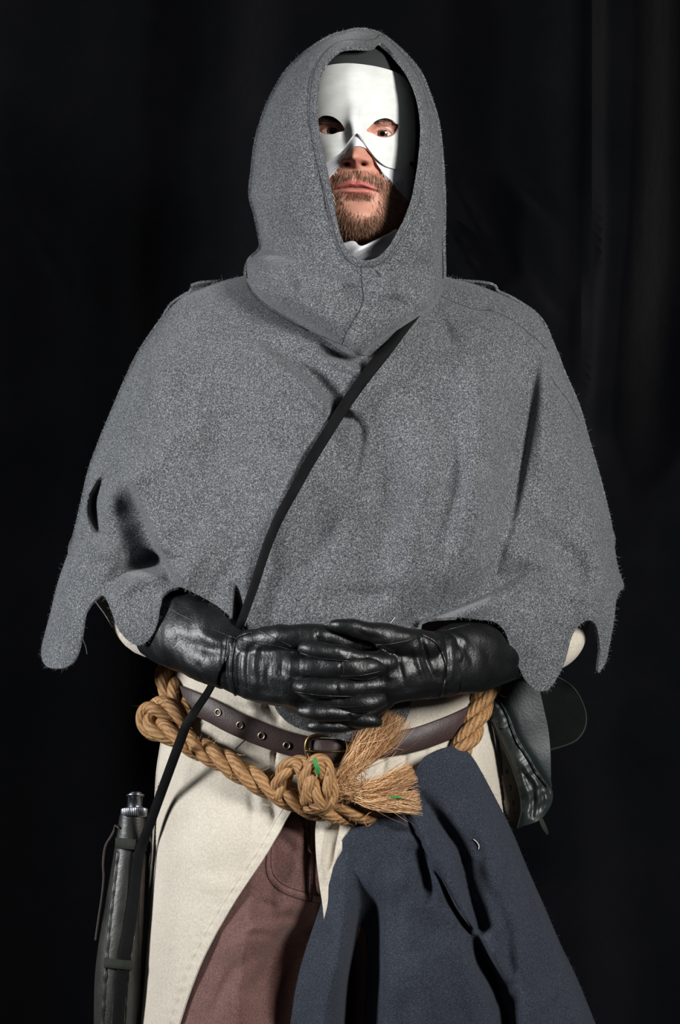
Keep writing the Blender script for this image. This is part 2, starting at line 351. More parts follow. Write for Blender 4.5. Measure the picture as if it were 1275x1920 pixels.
# ------------------------------------------------------------------ setting
def plane_mesh(x0, x1, y0, y1, z):
    return np.array([(x0, y0, z), (x1, y0, z), (x1, y1, z), (x0, y1, z), (x0, y0, z-.04), (x1, y0, z-.04), (x1, y1, z-.04), (x0, y1, z-.04)], float), \
        np.array([(0, 1, 2), (0, 2, 3), (4, 6, 5), (4, 7, 6), (0, 4, 5), (0, 5, 1), (1, 5, 6), (1, 6, 2), (2, 6, 7), (2, 7, 3), (3, 7, 4), (3, 4, 0)])
mk('floor', plane_mesh(-2.6, 2.6, -3.6, 1.3, 0), M['floor'], px=False, smooth=False, kind='structure')
V, F = plane_mesh(-2.6, 2.6, 0, 3.3, 0); V = np.column_stack([V[:, 0], 1.20 - V[:, 2], V[:, 1]])
mk('wall_back', (V, F), M['wall'], px=False, smooth=False, kind='structure')
def curtain_mesh():
    st = 20; hB = -0.62 * S; sc = (0.62 + D) / D
    cx = np.arange(-1750, 3050, st); cy = np.concatenate([np.arange(-1450, 2300, st), np.linspace(2300, 3655, 40)[1:]])
    X, Y = np.meshgrid(cx, cy); X = X.ravel().astype(float); Y = Y.ravel().astype(float); px, py = X, Y
    ph = 0.9 * np.sin(py / 900. + px / 700.)
    h = 46 * np.sin(px / 95. + ph) + 26 * np.sin(px / 47. + 1.7 + ph * 1.4) + 14 * wob(px, py, 160, 3)
    h += folds(px, py, [
        ([(1135, -200), (1132, 250), (1118, 520), (1095, 780)], [90, 90, 80, 40], 12, 70),
        ([(1215, -200), (1205, 250), (1170, 560), (1120, 800)], [60, 70, 60, 30], 45, 70),
        ([(940, 310), (1000, 370), (1060, 430)], [0, 22, 0], 10, 16), ([(830, 330), (880, 410), (960, 560)], [10, 26, 0], 12, 20),
        ([(970, 440), (1020, 540), (1070, 610)], [0, 22, 0], 10, 18), ([(840, 430), (880, 500), (915, 560)], [20, 34, 0], 14, 16),
        ([(30, 380), (90, 470), (160, 620)], [0, 24, 0], 14, 22), ([(100, 400), (160, 520), (195, 640)], [0, 24, 0], 14, 22),
        ([(1290, -200), (1275, 500), (1230, 1000)], [-80, -90, -40], 60, 60)])
    keep = sst(2100, 3000, py); h = h * (1 - .3 * keep)
    k = len(cx); i = np.arange((len(cy) - 1) * (k - 1)); r = i // (k - 1) * k + i % (k - 1)
    F = np.stack([r, r + k, r + k + 1, r + 1], 1); F = np.concatenate([F[:, :3], F[:, [0, 2, 3]]])
    P = np.column_stack([px, py, hB + h]); V = W(P); V[:, 2] = np.maximum(V[:, 2], 0.004)
    n = len(V); V2 = V + [0, .006, 0]
    return np.concatenate([V, V2]), np.concatenate([F, F[:, ::-1] + n])
mk('backdrop_curtain', curtain_mesh(), M['velvet'], px=False, label='black velvet backdrop curtain hanging in soft folds behind the hooded person', category='curtain')

# ------------------------------------------------------------------ person
person = thing('person', (0, 0, 0), 'person in grey hooded cape and cream tunic, standing with gloved fingers interlaced at the waist', 'person')
# ---- head
hv = curve1((62, 20), (75, 70), (95, 110), (125, 142), (170, 162), (220, 166), (260, 166), (320, 170), (350, 176), (380, 172), (408, 180), (428, 168), (442, 136), (452, 70))
hrx = curve1((60, 20), (84, 42), (104, 78), (145, 106), (200, 116), (280, 116), (350, 108), (400, 96), (430, 80), (452, 56))
def head_base(x, y): return hv(y) * ell((x - 670) / hrx(y), 2.25) - 34 * sst(712, 786, x)
EYES = [(622, 246, 122), (717, 251, 122)]
def face(x, y):
    h = head_base(x, y)
    h += folds(x, y, [([(670, 205), (669, 245), (668, 280), (668, 294)], [2, 14, 34, 38], 17, 17, 2.4)])
    h += bump(x, y, 667.5, 291, 17, 14, 14) + bump(x, y, 648, 300, 10, 10, 18) + bump(x, y, 690, 300, 10.5, 10, 18)
    h -= np.where(y > 303, 1, 0) * 0
    h += bump(x, y, 651.5, 306.5, 5.5, 3.6, -26) + bump(x, y, 681, 307.5, 5.5, 3.6, -26) + bump(x, y, 667, 309, 5, 7, 8)
    h += bump(x, y, 668, 330, 34, 12, 8) + bump(x, y, 667, 330, 5, 10, -4)
    h += folds(x, y, [([(624, 355), (645, 346), (658, 343.5), (667, 345.5), (676, 344), (692, 350), (706, 356)], [1, 7, 10, 9, 10, 7, 1], 4.5, 4.5),
                      ([(632, 358), (650, 358), (668, 359), (688, 359), (700, 358)], [1, 8, 10, 8, 1], 4.6, 4.6),
                      ([(619, 356), (640, 353), (655, 350.5), (667, 351.5), (680, 351), (695, 355), (709, 359)], [-7, -9, -9, -8, -9, -9, -7], 2.2, 2.2),
                      ([(640, 371), (668, 373), (696, 371)], [0, -9, 0], 7, 7),
                      ([(704, 306), (722, 330), (730, 352)], [-3, -6, 0], 8, 8), ([(634, 306), (620, 330)], [-3, -5], 8, 8)])
    h += bump(x, y, 672, 402, 34, 20, 9) + bump(x, y, 735, 300, 26, 28, 5)
    h += bump(x, y, 617, 246, 30, 17, -16) + bump(x, y, 720, 250, 30, 17, -14) + bump(x, y, 615, 223, 30, 8, 7) + bump(x, y, 724, 226, 30, 8, 7)
    for ex, ey, ez in EYES:
        dx, dy = x - ex, y - ey; d2 = dx*dx + dy*dy; m = d2 < 23**2
        hs = np.where(m, ez + np.sqrt(np.clip(24**2 - d2, 0, None)), -1e9); h = np.maximum(h, hs)
        top = 7.0 * (1 - (dx / 18.)**2); bot = 5.0 * (1 - (dx / 18.)**2)
        o = (np.abs(dx) < 18) & (dy > -top) & (dy < bot); h = np.where(o, h - 9, h)
        h += np.where(np.abs(dx) < 22, 1, 0) * 2.0 * np.exp(-((dy + top + 2) / 2.2)**2) - 2.5 * np.exp(-((dy + top + 6.5) / 1.8)**2) * (np.abs(dx) < 20)
    return h
ang = np.linspace(0, 2*math.pi, 60, endpoint=False)
yy = np.linspace(84, 451, 26)
head_outline = [(670 - .985*hrx(y), y) for y in yy[::-1]] + [(670 + .945*hrx(y), y) for y in yy]
Vh, Fh = sheet(head_outline, face, 2.0, raw=True)
Vb, Fb = sheet(head_outline, lambda x, y: -1.05 * 150 * ell((y - 240) / 200) * ell((x - 670) / hrx(y)), 14, raw=True); Fb = Fb[:, ::-1]
body_bits = [tube([(668, 400, 10), (662, 480, 0), (645, 560, -15)], [70, 68, 84], n=20),
    tube([(638, 600, -20), (632, 760, -10), (630, 1000, 10), (628, 1200, 10), (625, 1400, 0), (622, 1560, 0)], [215, 235, 235, 225, 245, 250], [110, 150, 165, 160, 150, 150], n=24),
    tube([(370, 630, -20), (320, 820, -25), (265, 1010, 20), (300, 1160, 150), (430, 1236, 285)], [66, 66, 50, 34, 30], n=16),
    tube([(900, 630, -20), (980, 820, -30), (1050, 1020, 10), (1024, 1180, 110), (850, 1240, 285)], [66, 66, 46, 32, 30], n=16),
    tube([(500, 1560, 0), (470, 2050, 10), (455, 2350, 0), (450, 2850, -30), (450, 3060, -30)], [125, 110, 85, 80, 56], n=16),
    tube([(750, 1560, 0), (790, 2050, 10), (805, 2350, 0), (810, 2850, -30), (810, 3060, -30)], [125, 110, 85, 80, 56], n=16)]
Vbd, Fbd = join(*body_bits)
Vbr, Fbr = remesh((W(Vbd), Fbd), .014, 3)
allV, allF = join((W(Vh), Fh), (W(Vb), Fb), (Vbr, Fbr))
body = mk('body', (allV, allF), M['skin'], person, px=False)
# skin colours: lips, stubble ground, flush, plus painted shade in mouth line and nostrils
tone = np.tile(np.array(srgb(206, 152, 130)), (len(allV), 1)); n1 = len(Vh); x, y = Vh[:, 0], Vh[:, 1]
def mixin(col, a): 
    global tone
    t = tone[:n1]; a = np.clip(a, 0, 1)[:, None]; tone[:n1] = t * (1 - a) + np.array(srgb(*col)) * a
def line(x, y, pts, w): return fold(x, y, pts, [1] * len(pts), w, w)
MOUST = [(622, 352), (632, 337), (655, 325), (668, 323), (682, 325), (704, 335), (720, 350), (729, 372)]
JAW = [(748, 330), (741, 370), (726, 402), (700, 424), (672, 430), (648, 420), (634, 396), (626, 360)]
def beard_density(x, y):
    d = np.maximum(.85 * line(x, y, MOUST, 9.5), line(x, y, JAW, 19) * (y > 335))
    d = np.maximum(d, .75 * line(x, y, [(652, 368), (670, 367), (692, 368)], 5.5)); d = np.maximum(d, .35 * sst(395, 425, y))
    lip = (np.abs(x - 665) < 42) & (np.abs(y - 351 - .004 * (x - 666)**2 * .5) < 9.5 * np.sqrt(np.clip(1 - ((x - 665) / 43)**2, 0, 1)))
    return np.where(lip, 0, d)
mixin((206, 120, 108), .5 * np.exp(-((x - 668) / 24)**2 - ((y - 300) / 14)**2))
mixin((214, 140, 120), .5 * np.exp(-((x - 700) / 40)**2 - ((y - 330) / 26)**2))
mixin((150, 100, 88), .6 * np.exp(-((x - 719) / 26)**2 - ((y - 238) / 10)**2) + .6 * np.exp(-((x - 617) / 26)**2 - ((y - 234) / 10)**2))
mixin((140, 96, 78), .42 * beard_density(x, y))
ul = fold(x, y, [(626, 355), (645, 346), (658, 343.5), (667, 345.5), (676, 344), (692, 350), (704, 356)], [.3, .9, 1, 1, 1, .9, .3], 5, 5, 4)
ll = fold(x, y, [(634, 358), (650, 358), (668, 359.5), (688, 359), (698, 358)], [.2, .7, .8, .7, .2], 5, 4, 4)
mixin((196, 104, 108), .95 * ul); mixin((210, 122, 120), .9 * ll)
mixin((90, 40, 40), .8 * line(x, y, [(622, 356), (640, 353), (655, 350.5), (667, 351.5), (680, 351), (695, 355), (707, 358)], 1.8))  # shade in the crease between the lips, put into the colour
mixin((70, 30, 28), np.clip(1.2 * np.exp(-((x - 651.5) / 4.5)**2 - ((y - 307) / 3)**2) + 1.2 * np.exp(-((x - 681) / 4.5)**2 - ((y - 308) / 3)**2), 0, .9))  # shade inside the nostrils, painted into the skin colour
at = body.data.attributes.new('tone', 'FLOAT_COLOR', 'POINT'); at.data.foreach_set('color', tone.ravel())
# eyes, brows, beard
def sphere(c, r, n=24):
    th = np.linspace(0, math.pi, n)[:, None]; ph = np.linspace(0, 2*math.pi, n, endpoint=False)[None]
    V = np.stack([np.sin(th)*np.cos(ph), np.sin(th)*np.sin(ph), np.cos(th)*np.ones_like(ph)], -1).reshape(-1, 3) * r + c; F = []
    for i in range(n - 1):
        a = i*n + np.arange(n); b = i*n + (np.arange(n) + 1) % n; F.append(np.stack([a, a + n, b + n, b], 1))
    F = np.concatenate(F); return V, np.concatenate([F[:, :3], F[:, [0, 2, 3]]])
for ex, ey, ez in EYES:
    c = W([(ex, ey, ez)])[0]; V, F = sphere((0, 0, 0), 22.2 / S)
    e = mk('eye', (V, F), M['eye'], None, org=(0, 0, 0), px=False); e.parent = person; e.location = c
    d = (Vector(camo.location) - Vector(c)).normalized(); e.rotation_euler = d.to_track_quat('-Y', 'Z').to_euler()
def on_face(n, x0, x1, y0, y1, dens):
    x = rng.uniform(x0, x1, n); y = rng.uniform(y0, y1, n); k = rng.uniform(0, 1, n) < dens(x, y); x, y = x[k], y[k]
    return np.column_stack([x, y, face(x, y)])
def hair(len0, spread, dirf, out):
    def f(i, r):
        d = dirf(r) + rng.normal(0, spread, 3); d /= np.linalg.norm(d); L = len0 * rng.uniform(.6, 1.3); t = np.linspace(0, 1, 4)[:, None]
        return r + d * L * t + np.array([0, 1., -.35]) * L * .35 * t**2 + np.array([0, 0, out]) * L * np.sin(t * 2.2)
    return f
r = on_face(30000, 612, 752, 318, 448, lambda x, y: np.clip(beard_density(x, y), 0, 1) * .33)
mk('beard', strands(r, hair(7.5, .2, lambda r: np.array([(r[0] - 668) * .010, .9, .3]), .12), .27), M['beard'], person, kind='stuff')
for (a, b) in (((596, 229), (640, 226)), ((700, 229), (742, 230))):
    r = on_face(900, a[0], b[0], 214, 236, lambda x, y: line(x, y, [a, ((a[0] + b[0]) / 2, 221), b], 4.5))
    sg = 1 if a[0] > 668 else -1
    mk('eyebrow', strands(r, hair(7, .2, lambda r: np.array([sg, -.25, .05]), .05), .4), M['brow'], person)
# dark cap above the forehead, white shirt collar under the chin
mk('cap', sheet([(585, 170), (600, 120), (625, 92), (668, 80), (712, 88), (745, 120), (765, 170), (740, 148), (690, 132), (640, 130), (605, 150)], lambda x, y: head_base(x, np.maximum(y, 84)) + 6, 5, 3), M['cap'], person)
def collar_h(x, y): return 142 + 22 * ell((x - 680) / 70) + 8 * wob(x, y, 14, 2) + folds(x, y, [([(650, 482), (672, 470), (712, 452)], [6, 12, 6], 3, 9), ([(656, 494), (690, 474)], [-8, -6], 4, 4)]) - .35 * (y - 455)
mk('shirt_collar', sheet([(628, 470), (648, 456), (664, 453), (678, 461), (704, 450), (728, 440), (750, 436), (752, 520), (690, 540), (636, 530)], collar_h, 3, 3), M['cotton'], person, label='white cotton shirt collar')

# ---- cape
cL = curve1((505, 470), (520, 436), (540, 376), (560, 334), (600, 302), (660, 261), (720, 232), (760, 215), (820, 190), (880, 168), (940, 154), (1010, 137), (1060, 119), (1100, 106), (1150, 94), (1200, 80), (1260, 70))
cR = curve1((505, 800), (520, 836), (535, 900), (560, 962), (590, 1008), (640, 1036), (700, 1060), (760, 1086), (830, 1106), (900, 1126), (960, 1141), (1010, 1151), (1060, 1160), (1100, 1171), (1260, 1182))
cH = curve1((505, 10), (520, 45), (540, 90), (565, 130), (620, 188), (700, 232), (800, 262), (950, 292), (1100, 315), (1170, 318), (1230, 290), (1400, 246))
CAPE_F = [
    ([(208, 880), (186, 912), (175, 945), (180, 985), (196, 1010)], [0, -24, -36, -24, 0], 8, 14),
    ([(215, 900), (205, 940), (200, 975)], [0, 12, 0], 10, 22),
    ([(226, 892), (246, 918), (264, 962), (286, 1020), (308, 1062), (340, 1098)], [0, -10, -34, -46, -34, -8], 48, 6),
    ([(400, 770), (320, 830), (244, 902)], [0, 10, 16], 30, 30),
    ([(244, 902), (275, 965), (300, 1030), (330, 1085)], [14, 14, 14, 8], 6, 40),
    ([(150, 900), (140, 1020), (115, 1150)], [8, 14, 8], 30, 30),
    ([(196, 1112), (232, 1072), (272, 1052), (312, 1046)], [-8, -22, -28, -14], 26, 14),
    ([(205, 1130), (250, 1090), (300, 1080)], [6, 18, 14], 16, 16),
    ([(160, 1010), (195, 1035), (235, 1030)], [0, 14, 0], 16, 16),
    ([(330, 1105), (372, 1040), (440, 960)], [6, 8, 0], 22, 22), ([(400, 1130), (425, 1080), (470, 1010)], [-6, -10, 0], 20, 20),
    ([(440, 1085), (446, 1130), (449, 1180)], [0, -22, -30], 10, 8), ([(425, 1090), (436, 1165)], [4, 10], 10, 8), ([(462, 1090), (462, 1170)], [2, 8], 8, 16),
    ([(1012, 640), (1000, 715), (990, 790), (977, 870), (962, 950), (945, 1020)], [0, -12, -24, -27, -20, 0], 52, 10),
    ([(1022, 650), (1020, 800), (1008, 930)], [4, 14, 4], 14, 40), ([(900, 640), (905, 780), (890, 930), (850, 1060)], [0, 26, 34, 10], 40, 56),
    ([(952, 985), (936, 1030), (928, 1068)], [0, -16, -8], 22, 14), ([(935, 1075), (985, 1050), (1040, 1060), (1080, 1110)], [0, 14, 14, 10], 22, 30),
    ([(1000, 985), (1040, 1030), (1080, 1075)], [0, -22, -18], 34, 30), ([(1110, 960), (1120, 1060), (1110, 1150)], [4, 16, 14], 30, 24),
    ([(770, 1176), (830, 1152), (900, 1118), (970, 1076), (1010, 1050)], [-26, -26, -22, -16, 0], 10, 42), ([(790, 1172), (850, 1154), (915, 1130)], [16, 20, 12], 16, 9),
    ([(455, 622), (500, 645), (555, 684), (600, 722), (637, 778)], [0, -7, -13, -18, -15], 12, 18), ([(470, 640), (540, 695), (610, 760)], [0, 10, 12], 20, 16),
    ([(596, 652), (618, 664), (650, 672), (700, 690)], [0, -13, -13, -9], 7, 12), ([(580, 655), (640, 685), (690, 700)], [0, 10, 6], 9, 10),
    ([(650, 782), (672, 796), (676, 826), (668, 880), (660, 960)], [-12, -13, -9, -5, 0], 12, 10), ([(700, 800), (720, 900), (720, 1060)], [-6, -14, -8], 34, 40),
    ([(815, 590), (838, 622), (852, 668)], [-6, -10, 0], 18, 14), ([(870, 600), (930, 640), (960, 720)], [0, 10, 0], 34, 30),
    ([(838, 556), (875, 572), (905, 580), (925, 578)], [-2, -8, -9, 0], 10, 12),
    ([(560, 840), (540, 930), (500, 1060)], [0, 16, 0], 46, 46), ([(820, 760), (800, 900), (760, 1080)], [0, 22, 10], 44, 36), ([(330, 620), (300, 720), (270, 840)], [0, 18, 0], 40, 40),
    ([(430, 700), (420, 830), (380, 960)], [0, -12, 0], 34, 34), ([(960, 620), (1010, 690), (1040, 780)], [0, 8, 0], 22, 30), ([(600, 900), (590, 1000), (560, 1100)], [0, -9, 0], 30, 34),
    ([(590, 1110), (700, 1120), (790, 1090)], [0, -10, 0], 30, 20)]
SEAM1 = [(822, 552), (850, 566), (892, 581), (925, 584), (960, 600), (990, 624), (1010, 640), (1024, 656)]
SEAM2 = [(1032, 704), (1042, 722), (1062, 748), (1086, 790)]
def cape_h(x, y, fine=True):
    L, R = cL(y), cR(y); s = np.clip((x - (L + R) / 2) / ((R - L) / 2), -.9995, .9995)
    h = cH(y) * ell(s, 2.15) + 1.55 * folds(x, y, CAPE_F)
    h += 4.4 * wob(x, y, 64, 1) + 1.0 * wob(x, y, 22, 4)
    h += folds(x, y, [(SEAM1, [-2.5] * len(SEAM1), 3, 3), (SEAM2, [-2.5] * len(SEAM2), 3, 3)])
    return h
cape_out = [(560, 506), (500, 510), (462, 516), (420, 526), (380, 540), (345, 555), (320, 577), (300, 605), (275, 641), (258, 666), (240, 702), (215, 760), (190, 820), (168, 880), (154, 940), (137, 1010), (119, 1060), (106, 1100), (94, 1150), (82, 1195), (77, 1222), (80, 1240), (90, 1251), (107, 1254), (125, 1250), (140, 1235), (150, 1205), (155, 1170), (159, 1150), (172, 1130), (190, 1116), (200, 1125), (210, 1150), (222, 1180), (240, 1201), (258, 1210), (275, 1203), (288, 1185), (295, 1160), (300, 1130), (306, 1114), (335, 1101), (370, 1115), (400, 1131), (430, 1155), (446, 1172), (470, 1200), (495, 1270), (512, 1318), (526, 1342), (556, 1364), (620, 1382), (690, 1398), (728, 1396), (752, 1366), (768, 1332), (778, 1260), (784, 1190), (794, 1164), (850, 1157), (900, 1162), (926, 1166), (945, 1182), (956, 1210), (970, 1245), (985, 1275), (1000, 1291), (1015, 1296), (1031, 1290), (1050, 1262), (1061, 1235), (1072, 1195), (1086, 1172), (1105, 1163), (1117, 1172), (1122, 1190), (1125, 1220), (1121, 1260), (1130, 1252), (1138, 1235), (1145, 1200), (1152, 1160), (1155, 1130), (1160, 1112), (1170, 1100), (1165, 1082), (1158, 1060), (1150, 1010), (1140, 960), (1125, 900), (1105, 830), (1085, 760), (1060, 701), (1036, 642), (1008, 592), (962, 562), (900, 536), (860, 525), (830, 517), (790, 508), (700, 506)]
Vc, Fc = sheet(cape_out, cape_h, 4.0, 6)
bk = [(cL(y) + 1.5, y) for y in np.linspace(528, 1030, 24)] + [(140, 1070), (196, 1150), (222, 1190), (250, 1212), (276, 1226), (330, 1215), (420, 1190), (640, 1210), (850, 1190), (960, 1215), (1060, 1150), (1130, 1080)] + [(cR(y) - 3, y) for y in np.linspace(1020, 528, 24)]
def cape_back(x, y):
    L, R = cL(y), cR(y); s = (x - (L + R) / 2) / ((R - L) / 2); return -.72 * cH(y) * ell(s, 2.1) - 6 + 10 * wob(x, y, 60, 5)
Vk, Fk = sheet(bk, cape_back, 14, 0)
cside = []
for e, sg in ((cL, 1), (cR, -1)):
    y = np.linspace(529, 1040, 90); x = e(y) + sg * 2.2; xb = e(y) + sg * 3.2
    cside.append(bridge(np.column_stack([x, y, cape_h(x, y) - 3]), np.column_stack([xb, y, cape_back(xb, y) + 1])))
x = np.linspace(445, 830, 60); y = np.full_like(x, 528.); cside.append(bridge(np.column_stack([x, y - 6, cape_h(x, y - 6) - 3]), np.column_stack([x, y, cape_back(x, y)])))
cape = mk('hooded_cape', join((Vc, Fc), solid(Vk, Fk, 5), *cside), M['grey_wool'], person, label='grey heather wool cape with a ragged dagged hem')
def seam(name, pts, hf, r, mat, par, off=.5, step=6):
    c = spline(np.asarray(pts, float), step); return mk(name, tube(np.column_stack([c, hf(c[:, 0], c[:, 1]) + off]), r, n=6, step=step, caps=False), mat, par)
seam('shoulder_seam', SEAM1, cape_h, 1.0, M['grey_thread'], cape); seam('shoulder_seam', SEAM2, cape_h, 1.0, M['grey_thread'], cape)
# ---- hood with its cowl
oL = curve1((56, 655), (62, 640), (75, 610), (100, 572), (130, 541), (180, 510), (225, 492), (270, 480), (320, 474), (365, 470), (400, 479), (440, 487), (468, 489), (490, 467), (515, 461), (540, 470), (570, 498), (610, 560), (660, 640))
oR = curve1((56, 695), (62, 712), (75, 730), (100, 758), (135, 786), (180, 805), (230, 821), (300, 829), (380, 832), (450, 831), (500, 832), (530, 831), (560, 824), (595, 795), (620, 760), (660, 700))
oH = curve1((56, 40), (70, 105), (90, 150), (130, 195), (190, 226), (260, 238), (350, 238), (440, 236), (500, 242), (560, 262), (610, 272), (665, 262))
HOOD_F = [([(556, 522), (563, 532), (572, 552)], [-4, -9, 0], 11, 11), ([(640, 538), (664, 542), (700, 560)], [0, -9, 0], 10, 10), ([(706, 572), (735, 566), (772, 578)], [0, -10, 0], 9, 9),
    ([(690, 500), (705, 512), (722, 530)], [-2, -8, 0], 6, 6), ([(600, 470), (630, 508), (672, 520)], [0, -7, -3], 9, 7), ([(468, 505), (478, 525), (492, 540)], [-14, -14, 0], 8, 9),
    ([(500, 390), (525, 420), (550, 460)], [0, -9, 0], 16, 14), ([(545, 400), (575, 430)], [0, 7], 16, 14), ([(520, 280), (510, 340), (530, 390)], [0, -8, 0], 22, 22), ([(560, 250), (570, 330), (600, 420)], [0, 8, 0], 22, 22),
    ([(492, 470), (540, 482), (600, 500)], [-18, -12, 0], 10, 12), ([(500, 510), (560, 560), (640, 600)], [6, 12, 6], 18, 22), ([(700, 520), (740, 540), (790, 540)], [0, 10, 0], 16, 18),
    ([(600, 515), (650, 530), (690, 528)], [0, 6, 0], 9, 9), ([(760, 480), (790, 500), (815, 520)], [0, -8, 0], 14, 14), ([(810, 300), (815, 400), (812, 470)], [0, 6, 0], 14, 12)]
SEAMC = [(677, 498), (678, 530), (681, 560), (672, 585), (656, 610), (641, 645)]; SEAMB = [(462, 530), (474, 552), (500, 578), (560, 612), (610, 633), (652, 650)]
hood_open = [(598, 142, ), (592, 180), (592, 222), (600, 270), (611, 318), (618, 350), (626, 392), (636, 438), (650, 468), (668, 484), (690, 488), (712, 481), (735, 455), (760, 410), (776, 370), (786, 320), (792, 270), (793, 230), (785, 180), (765, 135), (738, 101), (721, 85), (712, 79), (703, 86), (690, 89), (660, 88), (636, 93), (614, 112)]
hood_out = [(650, 60), (620, 69), (580, 94), (541, 130), (510, 180), (492, 225), (480, 270), (474, 320), (470, 365), (479, 400), (487, 440), (489, 466), (467, 490), (461, 516), (470, 540), (498, 571), (558, 608), (610, 638), (650, 662), (692, 664), (722, 645), (760, 620), (795, 595), (823, 560), (831, 530), (832, 500), (831, 450), (832, 380), (828, 300), (820, 230), (805, 180), (786, 135), (757, 100), (730, 76), (712, 64), (690, 57), (668, 56)]
_op = spline(hood_open, 4, True); _bot = spline(hood_out[13:27], 6)
def hood_h(x, y, fine=True):
    L, R = oL(y), oR(y); s = np.clip((x - (L + R) / 2) / ((R - L) / 2), -.999, .999)
    low = sst(470, 560, y); h = oH(y) * (np.where(s > 0, ell(s, 2.05 + 1.9 * sst(80, 160, y) * (1 - low)), ell(s, 2.05)) * (1 - low) + low * (.42 + .58 * ell(s, 2.3)))
    cp = np.where(y > 505, cape_h(x, np.maximum(y, 506)), -1e9); h = np.maximum(h, cp + 26)
    if fine:
        d = edge_dist(x, y, _op, 40); h += 5 * np.exp(-(d / 9)**2) - 3.5 * np.exp(-((d - 14) / 2.6)**2)
        b = np.full_like(x, 60.)
        for p, q in zip(_bot[:-1], _bot[1:]):
            e = q - p; t = np.clip(((x-p[0])*e[0] + (y-p[1])*e[1]) / (e @ e + 1e-9), 0, 1); b = np.minimum(b, np.hypot(x-p[0]-t*e[0], y-p[1]-t*e[1]))
        h -= 26 * (1 - np.sqrt(np.clip(1 - (1 - np.clip(b / 24, 0, 1))**2, 0, 1)))
    h += 1.15 * folds(x, y, HOOD_F) + 3.6 * wob(x, y, 38, 2) + .9 * wob(x, y, 16, 6)
    h += folds(x, y, [(SEAMC, [-3] * len(SEAMC), 3, 3), (SEAMB, [-5] * len(SEAMB), 4, 4)])
    return h
Vo, Fo = sheet(hood_out, hood_h, 3.2, 7, [hood_open])
def hood_back(x, y):
    L, R = oL(y), oR(y); s = (x - (L + R) / 2) / ((R - L) / 2); return -1.0 * np.minimum(oH(y), 215) * ell(s, 2.1) * (1 - .4 * sst(480, 640, y))
ho2 = np.array(hood_out, float); ho2 = ho2 + (np.array([[650, 360]]) - ho2) * .006
Vp, Fp = sheet(ho2.tolist(), hood_back, 10, 0)
_hs = spline(hood_out, 4, True); _hc = np.array([650, 360.]); _in = _hs + (_hc - _hs) * .004; _ib = _hs + (_hc - _hs) * .0075
_k = np.concatenate([np.where(_hs[:, 1] < 525)[0]]); _cut = np.argmax(np.diff(_k)) + 1 if np.diff(_k).max() > 3 else 0; _k = np.concatenate([_k[_cut:], _k[:_cut]])
hside = bridge(np.column_stack([_in, hood_h(_in[:, 0], _in[:, 1], False) - 2])[_k], np.column_stack([_ib, hood_back(_ib[:, 0], _ib[:, 1]) + 1])[_k])
hood = mk('hood', join((Vo, Fo), solid(Vp, Fp, 6), hside), M['grey_wool'], cape)
seam('hood_seam', SEAMC, hood_h, .9, M['grey_thread'], cape); seam('hood_seam', SEAMB, hood_h, 1.1, M['grey_thread'], cape)
_c = (_op - _op.mean(0)); _st = _op + _c / np.linalg.norm(_c, axis=1, keepdims=True) * 13.5
mk('hood_stitching', tube(np.column_stack([_st, hood_h(_st[:, 0], _st[:, 1]) + .3]), .8, n=5, step=5, closed=True), M['grey_thread'], cape)

# ---- tunic
tL = curve1((1050, 345), (1270, 322), (1330, 314), (1390, 304), (1430, 297), (1480, 293), (1560, 289), (1640, 284), (1740, 275), (1850, 265), (1920, 258), (2300, 215))
tR = curve1((1050, 925), (1270, 922), (1330, 925), (1400, 935), (1460, 940), (1540, 950), (1700, 968), (1920, 990), (2300, 1030))
tH = curve1((1050, 225), (1200, 222), (1320, 208), (1390, 205), (1450, 212), (1550, 226), (1700, 236), (1920, 244), (2300, 250))
TUN_F = [([(470, 1475), (474, 1520), (478, 1580)], [0, -5, 0], 8, 8), ([(488, 1486), (492, 1530)], [5, 0], 8, 8), ([(508, 1492), (515, 1530), (512, 1570)], [-2, -6, 0], 7, 7), ([(350, 1440), (330, 1490), (312, 1560)], [4, 5, 0], 12, 12),
    ([(420, 1320), (470, 1330), (520, 1345)], [0, -9, -4], 8, 8), ([(450, 1310), (485, 1335), (520, 1360)], [0, 8, 0], 9, 9), ([(500, 1325), (520, 1345)], [-12, -6], 6, 6),
    ([(860, 1290), (840, 1310), (800, 1325)], [0, 8, 0], 10, 10), ([(880, 1310), (850, 1335)], [-8, 0], 9, 9), ([(640, 1540), (622, 1580), (612, 1640)], [-4, -12, 0], 9, 9), ([(660, 1545), (640, 1590), (620, 1660)], [0, 10, 0], 10, 10), ([(610, 1545), (603, 1600), (606, 1660)], [0, 8, 0], 8, 8),
    ([(515, 1412), (513, 1440)], [-12, -4], 4, 4), ([(760, 1410), (755, 1450)], [-10, 0], 5, 5), ([(720, 1425), (715, 1470)], [-8, 0], 5, 5), ([(800, 1395), (790, 1430)], [-8, 0], 5, 5),
    ([(880, 1400), (905, 1450), (930, 1520)], [0, 8, 4], 14, 14), ([(360, 1640), (400, 1660), (470, 1650)], [0, 4, 0], 18, 18)]
def tunic_h(x, y, fine=True):
    L, R = tL(y), tR(y); s = np.clip((x - (L + R) / 2) / ((R - L) / 2), -.999, .999)
    h = tH(y) * ell(s, 2.2) - 150 * sst(620, 652, x) * sst(1590, 1700, y)
    if fine: h = h + folds(x, y, TUN_F) + 3 * wob(x, y, 60, 3) + .8 * wob(x, y, 20, 8)
    return h
FLAP_L = [(552, 1512), (528, 1552), (500, 1600), (470, 1645), (440, 1690), (416, 1730), (400, 1758), (370, 1820), (335, 1920), (300, 2050), (262, 2250)]
FLAP_R = [(594, 1520), (591, 1560), (593, 1610), (599, 1660), (606, 1710), (612, 1800), (618, 1920), (622, 2100), (624, 2250)]
